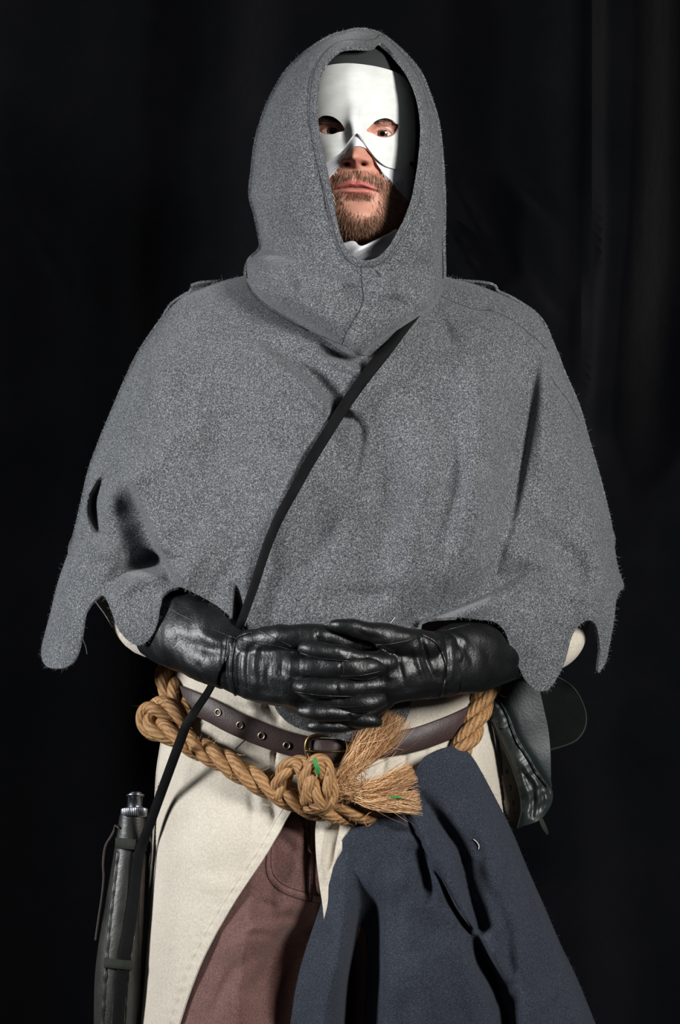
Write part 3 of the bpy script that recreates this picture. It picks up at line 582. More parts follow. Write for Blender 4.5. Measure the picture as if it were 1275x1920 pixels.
def flap_h(x, y):
    h = tunic_h(x, y); c = spline(np.array(FLAP_L, float), 12); d = np.full_like(x, 60.)
    for p, q in zip(c[:-1], c[1:]):
        e = q - p; t = np.clip(((x-p[0])*e[0] + (y-p[1])*e[1]) / (e @ e), 0, 1); d = np.minimum(d, np.hypot(x-p[0]-t*e[0], y-p[1]-t*e[1]))
    return h + 3.0 * sst(22, 12, d) * (1 - .7 * np.exp(-((d - 16) / 3)**2)) + 1.2 * np.sin(y / 3.3) * np.exp(-((d - 14) / 5)**2)
tun_out = [(tL(y) + .5, y) for y in np.linspace(1080, 2250, 36)] + FLAP_L[::-1] + [(566, 1500), (582, 1500)] + FLAP_R + [(tR(y) - .5, y) for y in np.linspace(2250, 1080, 36)]
Vt, Ft = sheet(tun_out, flap_h, 4.5, 5)
def tunic_back(x, y): L, R = tL(y), tR(y); s = (x - (L + R) / 2) / ((R - L) / 2); return -.85 * tH(y) * ell(s, 2.2)
tb = [(tL(y) + 1, y) for y in np.linspace(1080, 2250, 30)] + [(tR(y) - 1, y) for y in np.linspace(2250, 1080, 30)]
Vtb, Ftb = sheet(tb, tunic_back, 20, 0)
tunic = mk('tunic', join((Vt, Ft), solid(Vtb, Ftb, 4)), M['cream'], person, label='cream flannel tunic split open below the rope')
_fl = np.array(FLAP_L, float) + [-15, -6]
seam('hem_seam', _fl, flap_h, .9, M['cream_thread'], tunic, .2)
seam('dart_seam', [(441, 1405), (450, 1396), (459, 1388)], tunic_h, .8, M['brown_thread'], tunic, .2)
mk('sleeve', tube([(230, 1000, 30), (242, 1085, 60), (278, 1154, 138), (304, 1166, 166), (330, 1182, 186), (390, 1212, 235)], [66, 64, 70, 71, 66, 44], [48, 42, 42, 44, 40, 36], n=28), M['cream'], tunic)
mk('sleeve', tube([(1080, 1010, 20), (1064, 1120, 70), (1036, 1193, 115), (985, 1224, 160), (900, 1235, 230)], [60, 49, 60, 44, 38], [40, 38, 40, 36, 34], n=28), M['cream'], tunic)
# ---- trousers
def trous_h(x, y):
    leg = lambda cx, rx, H: H * ell((x - cx) / rx, 2.3)
    l1 = leg(425 - .02 * (y - 1600), 168, 212); l2 = leg(800 + .02 * (y - 1600), 170, 205)
    pel = 198 * ell((x - 620) / 330, 2.3); k = sst(1900, 1640, y)
    h = np.maximum(np.maximum(l1, l2), pel * k + (np.maximum(l1, l2)) * (1 - k) - 0)
    h += folds(x, y, [([(505, 1590), (503, 1625), (512, 1650), (535, 1668), (570, 1680), (600, 1690)], [4, 5, 5, 5, 5, 5], 4, 4), ([(576, 1545), (574, 1600), (573, 1680)], [-9, -8, -5], 4, 6), ([(592, 1560), (588, 1680)], [-5, -5], 4, 4),
        ([(530, 1545), (550, 1556), (568, 1566)], [0, -8, -4], 6, 6), ([(548, 1535), (560, 1545)], [6, 4], 6, 6), ([(425, 1742), (436, 1750), (446, 1754)], [0, -10, 0], 5, 5), ([(430, 1735), (470, 1740), (520, 1730)], [0, 7, 0], 12, 8), ([(440, 1755), (480, 1752), (530, 1760)], [0, -6, 0], 8, 8),
        ([(600, 1695), (560, 1720), (500, 1720)], [-14, -10, 0], 12, 10), ([(390, 1800), (396, 1808), (402, 1814)], [0, -8, 0], 5, 5), ([(380, 1920), (410, 1830), (440, 1770)], [8, 8, 0], 16, 26), ([(470, 1860), (490, 1820), (520, 1780)], [-12, -12, 0], 18, 14),
        ([(590, 1750), (540, 1770), (505, 1820), (490, 1900)], [-50, -46, -34, -26], 26, 30), ([(500, 1690), (520, 1700), (560, 1705)], [0, 6, 0], 8, 8)])
    h = np.where(y < 2250, np.minimum(h, tunic_h(x, y, False) + 140 * sst(620, 652, x) * sst(1590, 1700, y) - 9), h)
    h += folds(x, y, [([(400, 1800), (460, 1760), (540, 1748)], [0, 5, 0], 14, 14), ([(430, 1860), (470, 1800), (530, 1770)], [0, -7, 0], 12, 12), ([(540, 1600), (556, 1630), (548, 1665)], [0, 5, 0], 14, 14), ([(520, 1560), (545, 1590)], [0, -6], 9, 9), ([(480, 1690), (510, 1698), (545, 1704)], [0, -9, 0], 7, 8), ([(395, 1925), (420, 1850), (455, 1790)], [0, -7, 0], 9, 9)])
    return h + 2.2 * wob(x, y, 40, 5) + .8 * wob(x, y, 14, 2)
tro_top = [(330, 1440), (920, 1440)]
tro_out = [(905, 1440), (925, 1560), (940, 1700), (955, 2100), (950, 2600), (925, 3080), (700, 3080), (680, 2600), (640, 2080), (612, 1960), (600, 2080), (560, 2600), (540, 3080), (320, 3080), (290, 2600), (285, 2100), (306, 1700), (318, 1560), (345, 1440)][::-1]
Vr, Fr = sheet(tro_out, trous_h, 5.5, 4)
Vr2, Fr2 = sheet(tro_out, lambda x, y: -.8 * np.maximum(190 * ell((x - 425) / 168), np.maximum(190 * ell((x - 800) / 170), 190 * ell((x - 620) / 330) * sst(1950, 1700, y))), 26, 0)
trousers = mk('trousers', join((Vr, Fr), solid(Vr2, Fr2, 4)), M['brown'], person, label='brown cotton trousers with a laced fly')
seam('fly_seam', [(580, 1600), (578, 1640), (576, 1690)], trous_h, 1.2, M['brown_thread'], trousers); seam('fly_seam', [(589, 1570), (587, 1640), (585, 1690)], trous_h, 1.2, M['brown_thread'], trousers)
seam('pocket_seam', [(509, 1588), (508, 1622), (516, 1645), (538, 1662), (572, 1673), (602, 1680)], trous_h, 1.1, M['brown_thread'], trousers)
seam('pocket_seam', [(502, 1590), (499, 1628), (508, 1654), (532, 1674), (568, 1687), (600, 1694)], trous_h, 1.1, M['brown_thread'], trousers)
def braid(pts, r, hf, off, mat, par, name):
    c = spline(np.asarray(pts, float), 3); p = np.column_stack([c, hf(c[:, 0], c[:, 1]) + off]); a = np.linspace(0, len(c) / 4, len(c))
    bits = [tube(p + np.column_stack([np.cos(a + q), 0*a, np.sin(a + q)]) * r * .7, r, n=6, step=3) for q in (0, math.pi)]
    return mk(name, join(*bits), mat, par)
braid([(570, 1538), (575, 1555), (578, 1575), (580, 1592), (588, 1600)], 2.6, trous_h, 6, M['brown_thread'], trousers, 'fly_lace')
mk('lace_hole', tube([(571, 1536, trous_h(np.array([571.]), np.array([1536.]))[0] + 3), (572, 1552, trous_h(np.array([572.]), np.array([1552.]))[0] + 3)], 3.2, 2, n=8, step=3), M['thread'], trousers)
# ---- boots (below the frame)
for cx, sg in ((430, -1), (825, 1)):
    b = join(tube([(cx, 2900, -20), (cx, 3090, -30), (cx, 3150, -20)], [92, 74, 70], [92, 90, 84], n=18), tube([(cx, 3150, -110), (cx + 6*sg, 3152, 20), (cx + 14*sg, 3160, 140), (cx + 18*sg, 3168, 190)], [58, 60, 66, 50], [50, 60, 46, 34], n=18, ref=(1, 0, 0)))
    V, F = remesh((W(b[0]), b[1]), .008, 2); V[:, 2] = np.maximum(V[:, 2], 0.003); mk('boot', (V, F), M['strap'], person, px=False)
# ---- gloves
def glove(bits, creases, cuff_path, cuff_r, cuff_b, seams, band, label):
    V, F = join(*[tube(*b, n=18) for b in bits]); V, F = remesh((W(V), F), .0019, 2)
    P = unW(V); n = vnormals(V, F); k = np.clip(-n[:, 1], 0, 1)
    a = folds(P[:, 0], P[:, 1], creases) * k + (.9 * wob(P[:, 0] + .4*P[:, 2], P[:, 1], 11, 1) + 1.2 * wob(P[:, 0], P[:, 1] - P[:, 2], 24, 3))
    V = V + n * (a / S)[:, None]
    g = mk('glove', (V, F), M['glove'], person, px=False, label=label)
    Vc, Fc = tube(cuff_path, cuff_r, cuff_b, n=72, step=4, caps=False)
    nn = vnormals(Vc, Fc); Vc = Vc + nn * (2.5 * wob(Vc[:, 0], Vc[:, 1] + .5 * Vc[:, 2], 30, 2) + .9 * wob(Vc[:, 0] + Vc[:, 2], Vc[:, 1], 12, 5) + folds(Vc[:, 0], Vc[:, 1], creases) * np.clip(nn[:, 2], 0, 1))[:, None]
    n0 = len(Vc); Vi = Vc - nn * 4
    e = np.arange(72); e2 = (e + 1) % 72; l = n0 - 72
    rim = np.concatenate([np.stack([e, e2, e2 + n0], 1), np.stack([e, e2 + n0, e + n0], 1), np.stack([e + l, e + l + n0, e2 + l + n0], 1), np.stack([e + l, e2 + l + n0, e2 + l], 1)])
    mk('gauntlet_cuff', (np.concatenate([Vc, Vi]), np.concatenate([Fc, Fc[:, ::-1] + n0, rim])), M['glove'], g)
    from mathutils.bvhtree import BVHTree
    allv = np.concatenate([V, W(Vc)]); allf = np.concatenate([F, Fc + len(V)]); bvh = BVHTree.FromPolygons(allv.tolist(), allf.tolist())
    co = np.array(camo.location)
    def onto(pts):
        c = spline(np.asarray(pts, float), 3); out = []
        for x, y in c:
            q = W([(x, y, 0)])[0]; d = q - co; hit = bvh.ray_cast(Vector(co), Vector(d / np.linalg.norm(d)))
            if hit[0]: z = -hit[0][1] * S; out.append((x, y, z))
        if len(out) < 3: return None
        p = np.array(out)
        return p
    for nm, L, r in (('seam', seams, 1.3), ('wrist_band', band, 3.2)):
        for s in L:
            q = onto(s)
            if q is not None: mk(nm, tube(q, r, n=7, step=3), M['glove'], g)
    return g
def pts(*q): return [tuple(a) for a in q]
R_hand = [(pts((440, 1238, 300), (500, 1252, 345), (560, 1268, 372), (590, 1276, 376)), [60, 68, 62, 48], [42, 38, 34, 28]),
    (pts((470, 1208, 340), (540, 1196, 378), (600, 1194, 392), (650, 1202, 388), (690, 1210, 380)), [30, 26, 23, 20, 17], [28, 24, 22, 18, 15]),
    (pts((550, 1252, 382), (620, 1250, 408), (680, 1252, 414), (707, 1252, 402)), [26, 25, 24, 19], [26, 24, 22, 17]),
    (pts((560, 1290, 378), (630, 1314, 394), (685, 1317, 402), (712, 1312, 392)), [22, 20, 19, 15], [24, 20, 18, 14]),
    (pts((560, 1312, 368), (640, 1344, 376), (690, 1351, 380), (706, 1353, 374)), [20, 16, 15, 11], [22, 17, 15, 11]),
    (pts((550, 1320, 355), (600, 1345, 352), (650, 1352, 346)), [18, 14, 11], [18, 14, 11])]
L_hand = [(pts((838, 1246, 300), (780, 1248, 350), (730, 1262, 372), (705, 1268, 372)), [62, 64, 60, 46], [44, 38, 32, 26]),
    (pts((800, 1212, 360), (735, 1196, 402), (690, 1184, 414), (650, 1174, 420), (626, 1171, 414)), [30, 25, 19, 15, 12], [28, 24, 19, 15, 12]),
    (pts((735, 1243, 384), (690, 1238, 404), (640, 1228, 420), (595, 1219, 422), (570, 1216, 414)), [20, 18, 18, 17, 13], [22, 19, 18, 17, 13]),
    (pts((730, 1278, 378), (690, 1288, 392), (630, 1291, 420), (580, 1290, 422), (562, 1289, 414)), [20, 18, 19, 19, 15], [22, 19, 19, 18, 14]),
    (pts((725, 1310, 366), (690, 1334, 374), (640, 1338, 394), (590, 1335, 402), (568, 1333, 396)), [18, 16, 16, 16, 12], [18, 16, 16, 16, 12]),
    (pts((715, 1320, 350), (690, 1350, 356), (640, 1361, 372), (600, 1362, 378), (583, 1362, 372)), [16, 13, 13, 12, 9], [16, 13, 13, 12, 9])]
R_cr = [([(425, 1200), (421, 1250), (428, 1300)], [-5, -6, -5], 4, 4), ([(436, 1196), (433, 1250), (440, 1305)], [4, 5, 4], 5, 5), ([(448, 1230), (446, 1270), (452, 1310)], [-3, -4, -3], 3, 4), ([(466, 1215), (462, 1260), (468, 1310)], [-2, -5, -2], 4, 5), ([(482, 1215), (478, 1250), (484, 1300)], [2, 4, 0], 5, 5),
    ([(505, 1240), (500, 1270), (508, 1300)], [0, -3, 0], 5, 5), ([(530, 1236), (526, 1262)], [0, -4], 4, 4), ([(545, 1238), (544, 1270)], [2, 4], 5, 5), ([(560, 1240), (560, 1268)], [-3, -3], 4, 4), ([(636, 1236), (640, 1252), (637, 1268)], [-2, -4, -2], 3, 4), ([(600, 1196), (604, 1206)], [-4, -3], 3, 3), ([(592, 1180), (596, 1205)], [-3, -4], 3, 3),
    ([(320, 1190), (380, 1215), (430, 1222)], [0, -5, -3], 10, 8), ([(300, 1200), (350, 1240), (410, 1262)], [0, 5, 0], 14, 14), ([(360, 1180), (400, 1200), (430, 1205)], [0, 5, 2], 8, 8), ([(345, 1225), (375, 1250)], [0, -4], 6, 6)]
L_cr = [([(836, 1196), (842, 1245), (832, 1305)], [-6, -7, -6], 4, 4), ([(824, 1195), (830, 1245), (820, 1308)], [4, 5, 4], 5, 5), ([(790, 1190), (800, 1230), (812, 1270)], [-6, -8, -2], 4, 4), ([(778, 1215), (786, 1250), (800, 1285)], [2, 5, 0], 5, 5), ([(742, 1222), (750, 1250), (760, 1290)], [-3, -5, 0], 5, 5), ([(728, 1225), (732, 1270)], [2, 3], 5, 5),
    ([(668, 1180), (690, 1196), (715, 1196)], [-2, -4, -1], 5, 5), ([(655, 1228), (662, 1238)], [-1.8, -1.5], 5, 5), ([(690, 1230), (694, 1248)], [-1.8, -1.5], 5, 5), ([(690, 1278), (692, 1300)], [-1.8, -1.5], 5, 5), ([(630, 1280), (634, 1300)], [-3, -3], 3, 3), ([(850, 1200), (880, 1225), (890, 1260)], [0, -4, 0], 6, 6), ([(870, 1190), (920, 1200), (950, 1230)], [0, 4, 0], 12, 12), ([(900, 1200), (920, 1240)], [0, -4], 7, 7),
    ([(655, 1343), (663, 1352)], [-4, -3], 3, 3), ([(845, 1190), (870, 1205), (860, 1240)], [2, 5, 0], 6, 6)]
glove(R_hand, R_cr, pts((286, 1165, 170), (340, 1180, 222), (400, 1208, 270), (446, 1242, 300)), [66, 76, 74, 59], [46, 50, 50, 46],
    [[(308, 1136), (350, 1158), (400, 1180), (440, 1196), (470, 1204), (520, 1212), (560, 1224)], [(485, 1182), (510, 1194), (545, 1212)], [(640, 1268), (680, 1266), (716, 1258)], [(600, 1322), (660, 1326), (716, 1316)]],
    [[(470, 1186), (446, 1196), (436, 1220), (432, 1250), (434, 1280), (442, 1304)]], 'black leather gauntlet glove on the left of the picture')
glove(L_hand, L_cr, pts((832, 1246, 300), (880, 1229, 262), (930, 1219, 218), (974, 1213, 178)), [61, 71, 67, 58], [46, 48, 46, 44],
    [[(612, 1180), (650, 1192), (690, 1206), (720, 1209), (760, 1202), (800, 1192)], [(556, 1222), (600, 1234), (660, 1240), (700, 1242)], [(548, 1296), (600, 1304), (660, 1306)], [(812, 1186), (850, 1178), (880, 1170)]],
    [[(790, 1190), (818, 1206), (834, 1240), (834, 1275), (824, 1306)]], 'black leather gauntlet glove on the right of the picture')

# ------------------------------------------------------------------ mask
mask = thing('mask', W([(668, 230, 175)])[0], 'white leather half mask with two eye holes over the face, above the bearded mouth', 'mask')
def mask_h(x, y):
    h = head_base(x, y)
    h = h + folds(x, y, [([(669, 190), (669, 225), (669, 262)], [3, 17, 30], 19, 19)]) + bump(x, y, 640, 222, 40, 16, 5) + bump(x, y, 706, 226, 42, 16, 5)
    h += bump(x, y, 712, 285, 34, 24, 8) + bump(x, y, 624, 284, 26, 22, 8) - bump(x, y, 647, 250, 9, 16, 6) - bump(x, y, 690, 252, 9, 16, 4)
    return h + 15 + .8 * wob(x, y, 20, 3)
m_out = [(560, 175), (580, 140), (601, 128), (622, 121), (655, 118.5), (690, 122), (716, 127), (741, 135), (760, 148), (772, 170), (777, 205), (779, 247), (778, 285), (771, 306), (754, 317), (727, 313), (707, 299), (693, 282), (684, 268), (677, 256), (670, 250), (662, 254), (651, 269), (641, 284), (624, 297), (600, 310), (575, 306), (562, 270)]
def eye_hole(pts_): return pts_
EH_L = [(590, 227), (600, 219), (612, 216.5), (626, 220), (638, 229), (646, 241), (644, 246), (634, 248), (624, 251.5), (612, 252), (600, 249), (590, 240)]
EH_R = [(687, 245), (695, 236), (706, 226), (722, 221.5), (735, 225), (743, 232), (749, 233.5), (749, 239), (745, 247), (737, 254), (724, 258), (711, 256.5), (698, 250)]
mk('mask_shell', sheet(m_out, mask_h, 2.4, 3.5, [EH_L, EH_R]), M['mask'], mask)
def lin_h(x, y):
    h = head_base(x, y) + folds(x, y, [([(670, 215), (669, 245), (668, 272), (668, 290)], [6, 16, 31, 36], 18, 18)]) + 7
    h += 1.5 * wob(x, y, 14, 2) + bump(x, y, 712, 300, 20, 20, 4)
    return h
lin_top = [(575, 240), (620, 270), (668, 235), (720, 270), (770, 255)]
lin_cut = [(775, 300), (777, 330), (774, 358), (766, 374), (757, 366), (748, 357), (740, 345), (730, 335), (720, 326), (712, 315), (706, 306), (698, 292), (690, 281), (680, 275.5), (668, 274), (656, 279), (650, 284), (643, 295), (637, 307), (628, 320), (618, 331), (604, 334), (578, 320)]
mk('cloth_lining', sheet(lin_top + lin_cut, lin_h, 2.6, 2), M['cotton'], mask, label='white cotton lining with a frayed cut edge')
fe = spline(np.array(lin_cut[3:21], float), 1.6); fe = np.concatenate([fe[(fe[:, 0] > 715)], fe[(fe[:, 0] > 715)], fe[fe[:, 0] < 650]])
def fray_edge(i, r):
    d = np.array([rng.normal(-.1, .7), rng.uniform(.3, 1), rng.normal(.1, .3)]); L = rng.uniform(3, 8); t = np.linspace(0, 1, 4)[:, None]
    return r + d * L * t + np.array([rng.normal(0, 2), 1, 0]) * t**2
fr = np.column_stack([fe, lin_h(fe[:, 0], fe[:, 1])])
lt = lambda i, r: r + np.array([[0, 0, 0], [2, 5, 2], [5, 10, 3], [8, 17, 3]], float)
mk('frayed_edge', join(strands(fr, fray_edge, .5), strands([(620, 357, 205), (622, 368, 205)], lt, .7)), M['pale_thread'], mask, kind='stuff')
mk('elastic', tube([(770, 305, mask_h(np.array([770.]), np.array([305.]))[0] + 2), (778, 314, 95), (788, 328, 70)], 3.4, 1.6, n=8, step=3), M['thread'], mask)

# ------------------------------------------------------------------ belt
def out_n(x, y, hf, e=6.):
    x = np.asarray(x, float); y = np.asarray(y, float); gx = (hf(x + e, y) - hf(x - e, y)) / (2 * e)
    gx = np.clip(gx, -3, 3); n = np.column_stack([-gx, 0 * x, np.ones_like(x)]); return n / np.linalg.norm(n, axis=1, keepdims=True)
t0 = lambda x, y: tunic_h(np.atleast_1d(np.asarray(x, float)), np.atleast_1d(np.asarray(y, float)), False)
belt = thing('belt', W([(610, 1395, 220)])[0], 'dark brown leather belt with brass buckle and eyelets around the cream tunic', 'belt')
bl_f = np.array([(330, 1304), (350, 1313), (372, 1322), (400, 1335), (428, 1350), (456, 1363), (490, 1377), (530, 1391), (575, 1402), (620, 1407), (665, 1405), (720, 1397), (780, 1386), (830, 1369), (870, 1352), (905, 1333)], float)
bf = np.column_stack([bl_f, t0(bl_f[:, 0], bl_f[:, 1]) + 9]); bn = out_n(bl_f[:, 0], bl_f[:, 1], lambda x, y: tunic_h(x, y, False))
bb = [(935, 1316, 30), (930, 1305, -50), (850, 1290, -150), (637, 1280, -190), (420, 1285, -150), (322, 1290, -50), (312, 1296, 40)]
nb = [(1, 0, .1), (1, 0, -.3), (.6, 0, -.9), (0, 0, -1), (-.6, 0, -.9), (-1, 0, -.3), (-1, 0, .1)]
mk('belt_strap', ribbon(np.concatenate([bf, bb]), np.concatenate([bn, nb]), 44, 6, 6, True), M['belt'], belt)
def torus(c, nrm, R, r, n=20, k=8, squash=1.0):
    c = np.asarray(c, float); nrm = np.asarray(nrm, float) / np.linalg.norm(nrm); a = np.cross(nrm, [0, 1, 0]); a /= np.linalg.norm(a); b = np.cross(nrm, a)
    t = np.linspace(0, 2*math.pi, n, endpoint=False); p = c + R * (np.cos(t)[:, None] * a + squash * np.sin(t)[:, None] * b)
    return tube(p, r, n=k, step=1e3, closed=True, ref=tuple(nrm))
def disc(c, nrm, R, n=16, dome=.5):
    c = np.asarray(c, float); nrm = np.asarray(nrm, float) / np.linalg.norm(nrm); a = np.cross(nrm, [0, 1, 0]); a /= np.linalg.norm(a); b = np.cross(nrm, a)
    t = np.linspace(0, 2*math.pi, n, endpoint=False); rr = [(R, -1.5), (R, 0), (R * .7, dome)]; V = [c + q * (np.cos(t)[:, None]*a + np.sin(t)[:, None]*b) + nrm * z for q, z in rr]
    V = np.concatenate(V + [[c + nrm * dome * 1.2], [c - nrm * 1.5]]); F = []
    e = np.arange(n); e2 = (e + 1) % n
    for i in range(2): F += [np.stack([e + i*n, e2 + i*n, e2 + i*n + n], 1), np.stack([e + i*n, e2 + i*n + n, e + i*n + n], 1)]
    F += [np.stack([e + 2*n, e2 + 2*n, np.full(n, 3*n)], 1), np.stack([e2, e, np.full(n, 3*n + 1)], 1)]
    return V, np.concatenate(F)
for ex, ey in ((409, 1336), (450, 1360), (490.5, 1380), (538, 1398), (586, 1409)):
    h = t0(ex, ey)[0] + 13; n = out_n([ex], [ey], lambda x, y: tunic_h(x, y, False))[0]
    q = mk('eyelet', torus((ex, ey, h), n, 6.0, 1.9), M['eyelet'], belt); mk('eyelet_hole', disc((ex, ey, h - .6), n, 4.6, 14, .1), M['thread'], q)
hb = t0(612, 1400)[0] + 20
bk_p = [(577, 1420), (574, 1398), (580, 1384), (597, 1379), (625, 1379), (643, 1382), (652, 1394), (652, 1418), (645, 1432), (615, 1436), (588, 1434)]
mk('buckle', tube([(a, b, hb + 1) for a, b in bk_p], 4.2, 3.6, n=10, step=4, closed=True), M['brass'], belt)
mk('buckle_prong', tube([(650, 1408, hb + 2), (620, 1410, hb + 6), (590, 1409, hb + 3), (576, 1408, hb + 6)], 3, n=8), M['brass'], belt)
mk('belt_tip', ribbon([(585, 1408, hb - 5), (605, 1408, hb + 3), (628, 1408, hb + 4), (643, 1407, hb - 4)], [(-.5, 0, 1), (-.1, 0, 1), (.1, 0, 1), (.6, 0, 1)], 42, 6, 3), M['belt'], belt)

# ------------------------------------------------------------------ rope
rope = thing('rope', W([(585, 1480, 240)])[0], 'thick tan three-strand rope knotted around the hips with frayed ends', 'rope')
def strand_uv(nr, n, V, ph=0):
    cnt = len(V); uv = np.zeros((cnt, 2)); i = np.arange(cnt); ring = i // n; uv[:, 0] = ring * .075 + ph; uv[:, 1] = (i % n) / n * 5.027; return uv
def rope_strands(path, R=12, r=12, pitch=165, name='strand', par=None, n3=3, ph0=0., ends=True):
    par = par or rope
    c = spline(np.asarray(path, float), 4); T = np.gradient(c, axis=0); T /= np.linalg.norm(T, axis=1, keepdims=True)
    N = np.zeros_like(c); nv = np.array([0, 0, 1.]) - T[0] * T[0, 2]
    for i in range(len(c)):
        nv = nv - T[i] * (T[i] @ nv); nv /= np.linalg.norm(nv); N[i] = nv
    B = np.cross(T, N); sl = np.concatenate([[0], np.cumsum(np.linalg.norm(np.diff(c, axis=0), axis=1))])
    for k in range(n3):
        a = -2 * math.pi * sl / pitch + 2 * math.pi * k / n3 + ph0
        p = c + R * (np.cos(a)[:, None] * N + np.sin(a)[:, None] * B)
        V, F = tube(p, r, n=12, step=1e3, caps=ends); rm = 1 + .05 * np.sin(np.arange(len(V)) * .9)[:, None] * 0
        mk(name, (V, F), M['rope'], par, uv=strand_uv(0, 12, V, k * .37))
def on_t(pl, off): 
    a = np.array(pl, float); return [(x, y, t0(x, y)[0] + o + off) for x, y, o in a]
main = on_t([(350, 1392, 0), (372, 1404, 0), (398, 1415, 0), (430, 1433, 0), (465, 1455, 0), (500, 1474, 0), (540, 1495, 0), (580, 1512, 0), (620, 1521, 0), (660, 1525, 0), (700, 1523, 0), (740, 1512, -2), (780, 1488, -2), (820, 1455, 0), (850, 1425, 0), (873, 1392, 0), (888, 1360, 0), (902, 1325, 0)], 27)
main += [(915, 1288, 110), (930, 1255, 40), (900, 1225, -90), (800, 1215, -170), (637, 1210, -220), (450, 1215, -185), (345, 1235, -80), (315, 1262, 20), (318, 1290, 70), (332, 1316, 96), (352, 1345, 118)]
loop = [(352, 1352, 128), (330, 1338, 124), (304, 1328, 112), (284, 1332, 98), (278, 1350, 96), (288, 1366, 108), (312, 1372, 130), (342, 1384, 150), (372, 1403, 166), (395, 1414, 176)]
rope_strands(main[1:]); rope_strands(loop, ph0=.8)
def kh(x, y, o): return (x, y, t0(x, y)[0] + o)
rope_strands([kh(520, 1490, 30), kh(528, 1462, 46), kh(540, 1440, 58), kh(558, 1432, 64), kh(572, 1444, 70), kh(580, 1466, 74), kh(588, 1490, 72), kh(606, 1508, 62)], 9, 10, 140, 'knot_strand')
rope_strands([kh(578, 1500, 60), kh(576, 1470, 76), kh(584, 1440, 82), kh(600, 1430, 82), kh(612, 1446, 80), kh(616, 1472, 76), kh(618, 1494, 68), kh(604, 1512, 60), kh(580, 1508, 54)], 8.5, 9.5, 150, 'knot_strand', ph0=1.)
rope_strands([kh(598, 1448, 30), kh(622, 1468, 48), kh(650, 1472, 50), kh(668, 1478, 46)], 9, 10, 120, 'knot_strand', ph0=.4)
def fray(axis, w0, w1, n, bend, rad=.75, wild=.18):
    c = spline(np.asarray(axis, float), 6); T = np.gradient(c, axis=0); T /= np.linalg.norm(T, axis=1, keepdims=True)
    def f(i, r):
        a = rng.uniform(0, 6.28); q = math.sqrt(rng.uniform(0, 1)); s0 = rng.uniform(0, .22); s1 = rng.uniform(.72, 1.03); k = 9
        u = np.linspace(s0, s1, k); idx = np.clip(u * (len(c) - 1), 0, len(c) - 1); i0 = np.minimum(idx.astype(int), len(c) - 2); t = (idx - i0)[:, None]
        p = c[i0] * (1 - t) + c[i0 + 1] * t + T[i0] * np.clip(u - 1, 0, None)[:, None] * 60; tt = T[i0]
        b = np.cross(tt, [0, 0, 1.]); nn = np.cross(b, tt); wd = (w0 + (w1 - w0) * u)[:, None] * q
        wl = rng.normal(0, 1, 4) * (1 + 3.2 * (rng.uniform() < .05))
        a2 = a + wl[0] * .9 * u + .5 * np.sin(6 * u + wl[1] * 2)
        return p + wd * (np.cos(a2)[:, None] * b + .7 * np.sin(a2)[:, None] * nn) + (b * (wl[2] * u**2 * wild * 30)[:, None]) + nn * np.abs(wl[3] * u**2 * wild * 14)[:, None]
    return strands(range(n), f, rad)
mk('frayed_end', fray([kh(616, 1492, 58), kh(640, 1462, 62), kh(668, 1428, 66), kh(700, 1398, 74), kh(728, 1366, 84), kh(744, 1338, 92)], 13, 32, 620, 0, .7), M['fray'], rope, kind='stuff')
mk('frayed_end', fray([kh(636, 1462, 50), kh(662, 1420, 56), kh(690, 1388, 64), kh(714, 1364, 70)], 12, 26, 240, 0, .7), M['fray'], rope, kind='stuff')
mk('frayed_end', fray([kh(630, 1480, 62), kh(664, 1482, 66), kh(704, 1478, 74), kh(742, 1462, 84), kh(776, 1446, 96)], 14, 21, 460, 0, .7), M['fray'], rope, kind='stuff')
mk('frayed_end', fray([kh(650, 1488, 60), kh(690, 1500, 68), kh(732, 1504, 78), kh(764, 1504, 92), kh(788, 1500, 104)], 13, 23, 480, 0, .7), M['fray'], rope, kind='stuff')
def loose(i, r):
    d = rng.normal(0, 1, 3); d[2] = abs(d[2]) * .6; d /= np.linalg.norm(d); L = rng.uniform(6, 20); t = np.linspace(0, 1, 5)[:, None]; e = rng.normal(0, 5, 3)
    return np.array(r) + d * L * t + e * t**2
mp_ = spline(np.array(main[1:19] , float), 3); lp_ = spline(np.array(loop, float), 3); rr = np.concatenate([mp_[rng.integers(0, len(mp_), 150)], lp_[rng.integers(0, len(lp_), 60)]]) + rng.normal(0, 1, (210, 3)) * [9, 14, 0] + [0, 0, 18]
kr = np.array([kh(rng.uniform(600, 690), rng.uniform(1440, 1500), rng.uniform(50, 80)) for _ in range(420)])
mk('stray_fibre', join(strands(rr, loose, .6), strands(kr, loose, .7)), M['fray'], rope, kind='stuff')
mk('marker_yarn', tube([kh(590, 1424, 106), kh(594, 1438, 106), kh(597, 1450, 100)], 4, 1.6, n=8, step=4), M['green'], rope, label='green yarn showing in the knot')
mk('marker_yarn', tube([kh(733, 1494, 100), kh(742, 1495, 104), kh(752, 1496, 106)], 2, 1.6, n=8, step=4), M['green'], rope)
curl = [kh(702, 1520, 58), kh(692, 1528, 62), (684, 1540, 300), (688, 1548, 302), (695, 1546, 302)]
mk('stray_fibre', tube([kh(702, 1520, 58), kh(690, 1526, 64), kh(683, 1538, 66), kh(688, 1549, 66), kh(695, 1546, 66)], .9, n=6, step=3), M['fray'], rope)

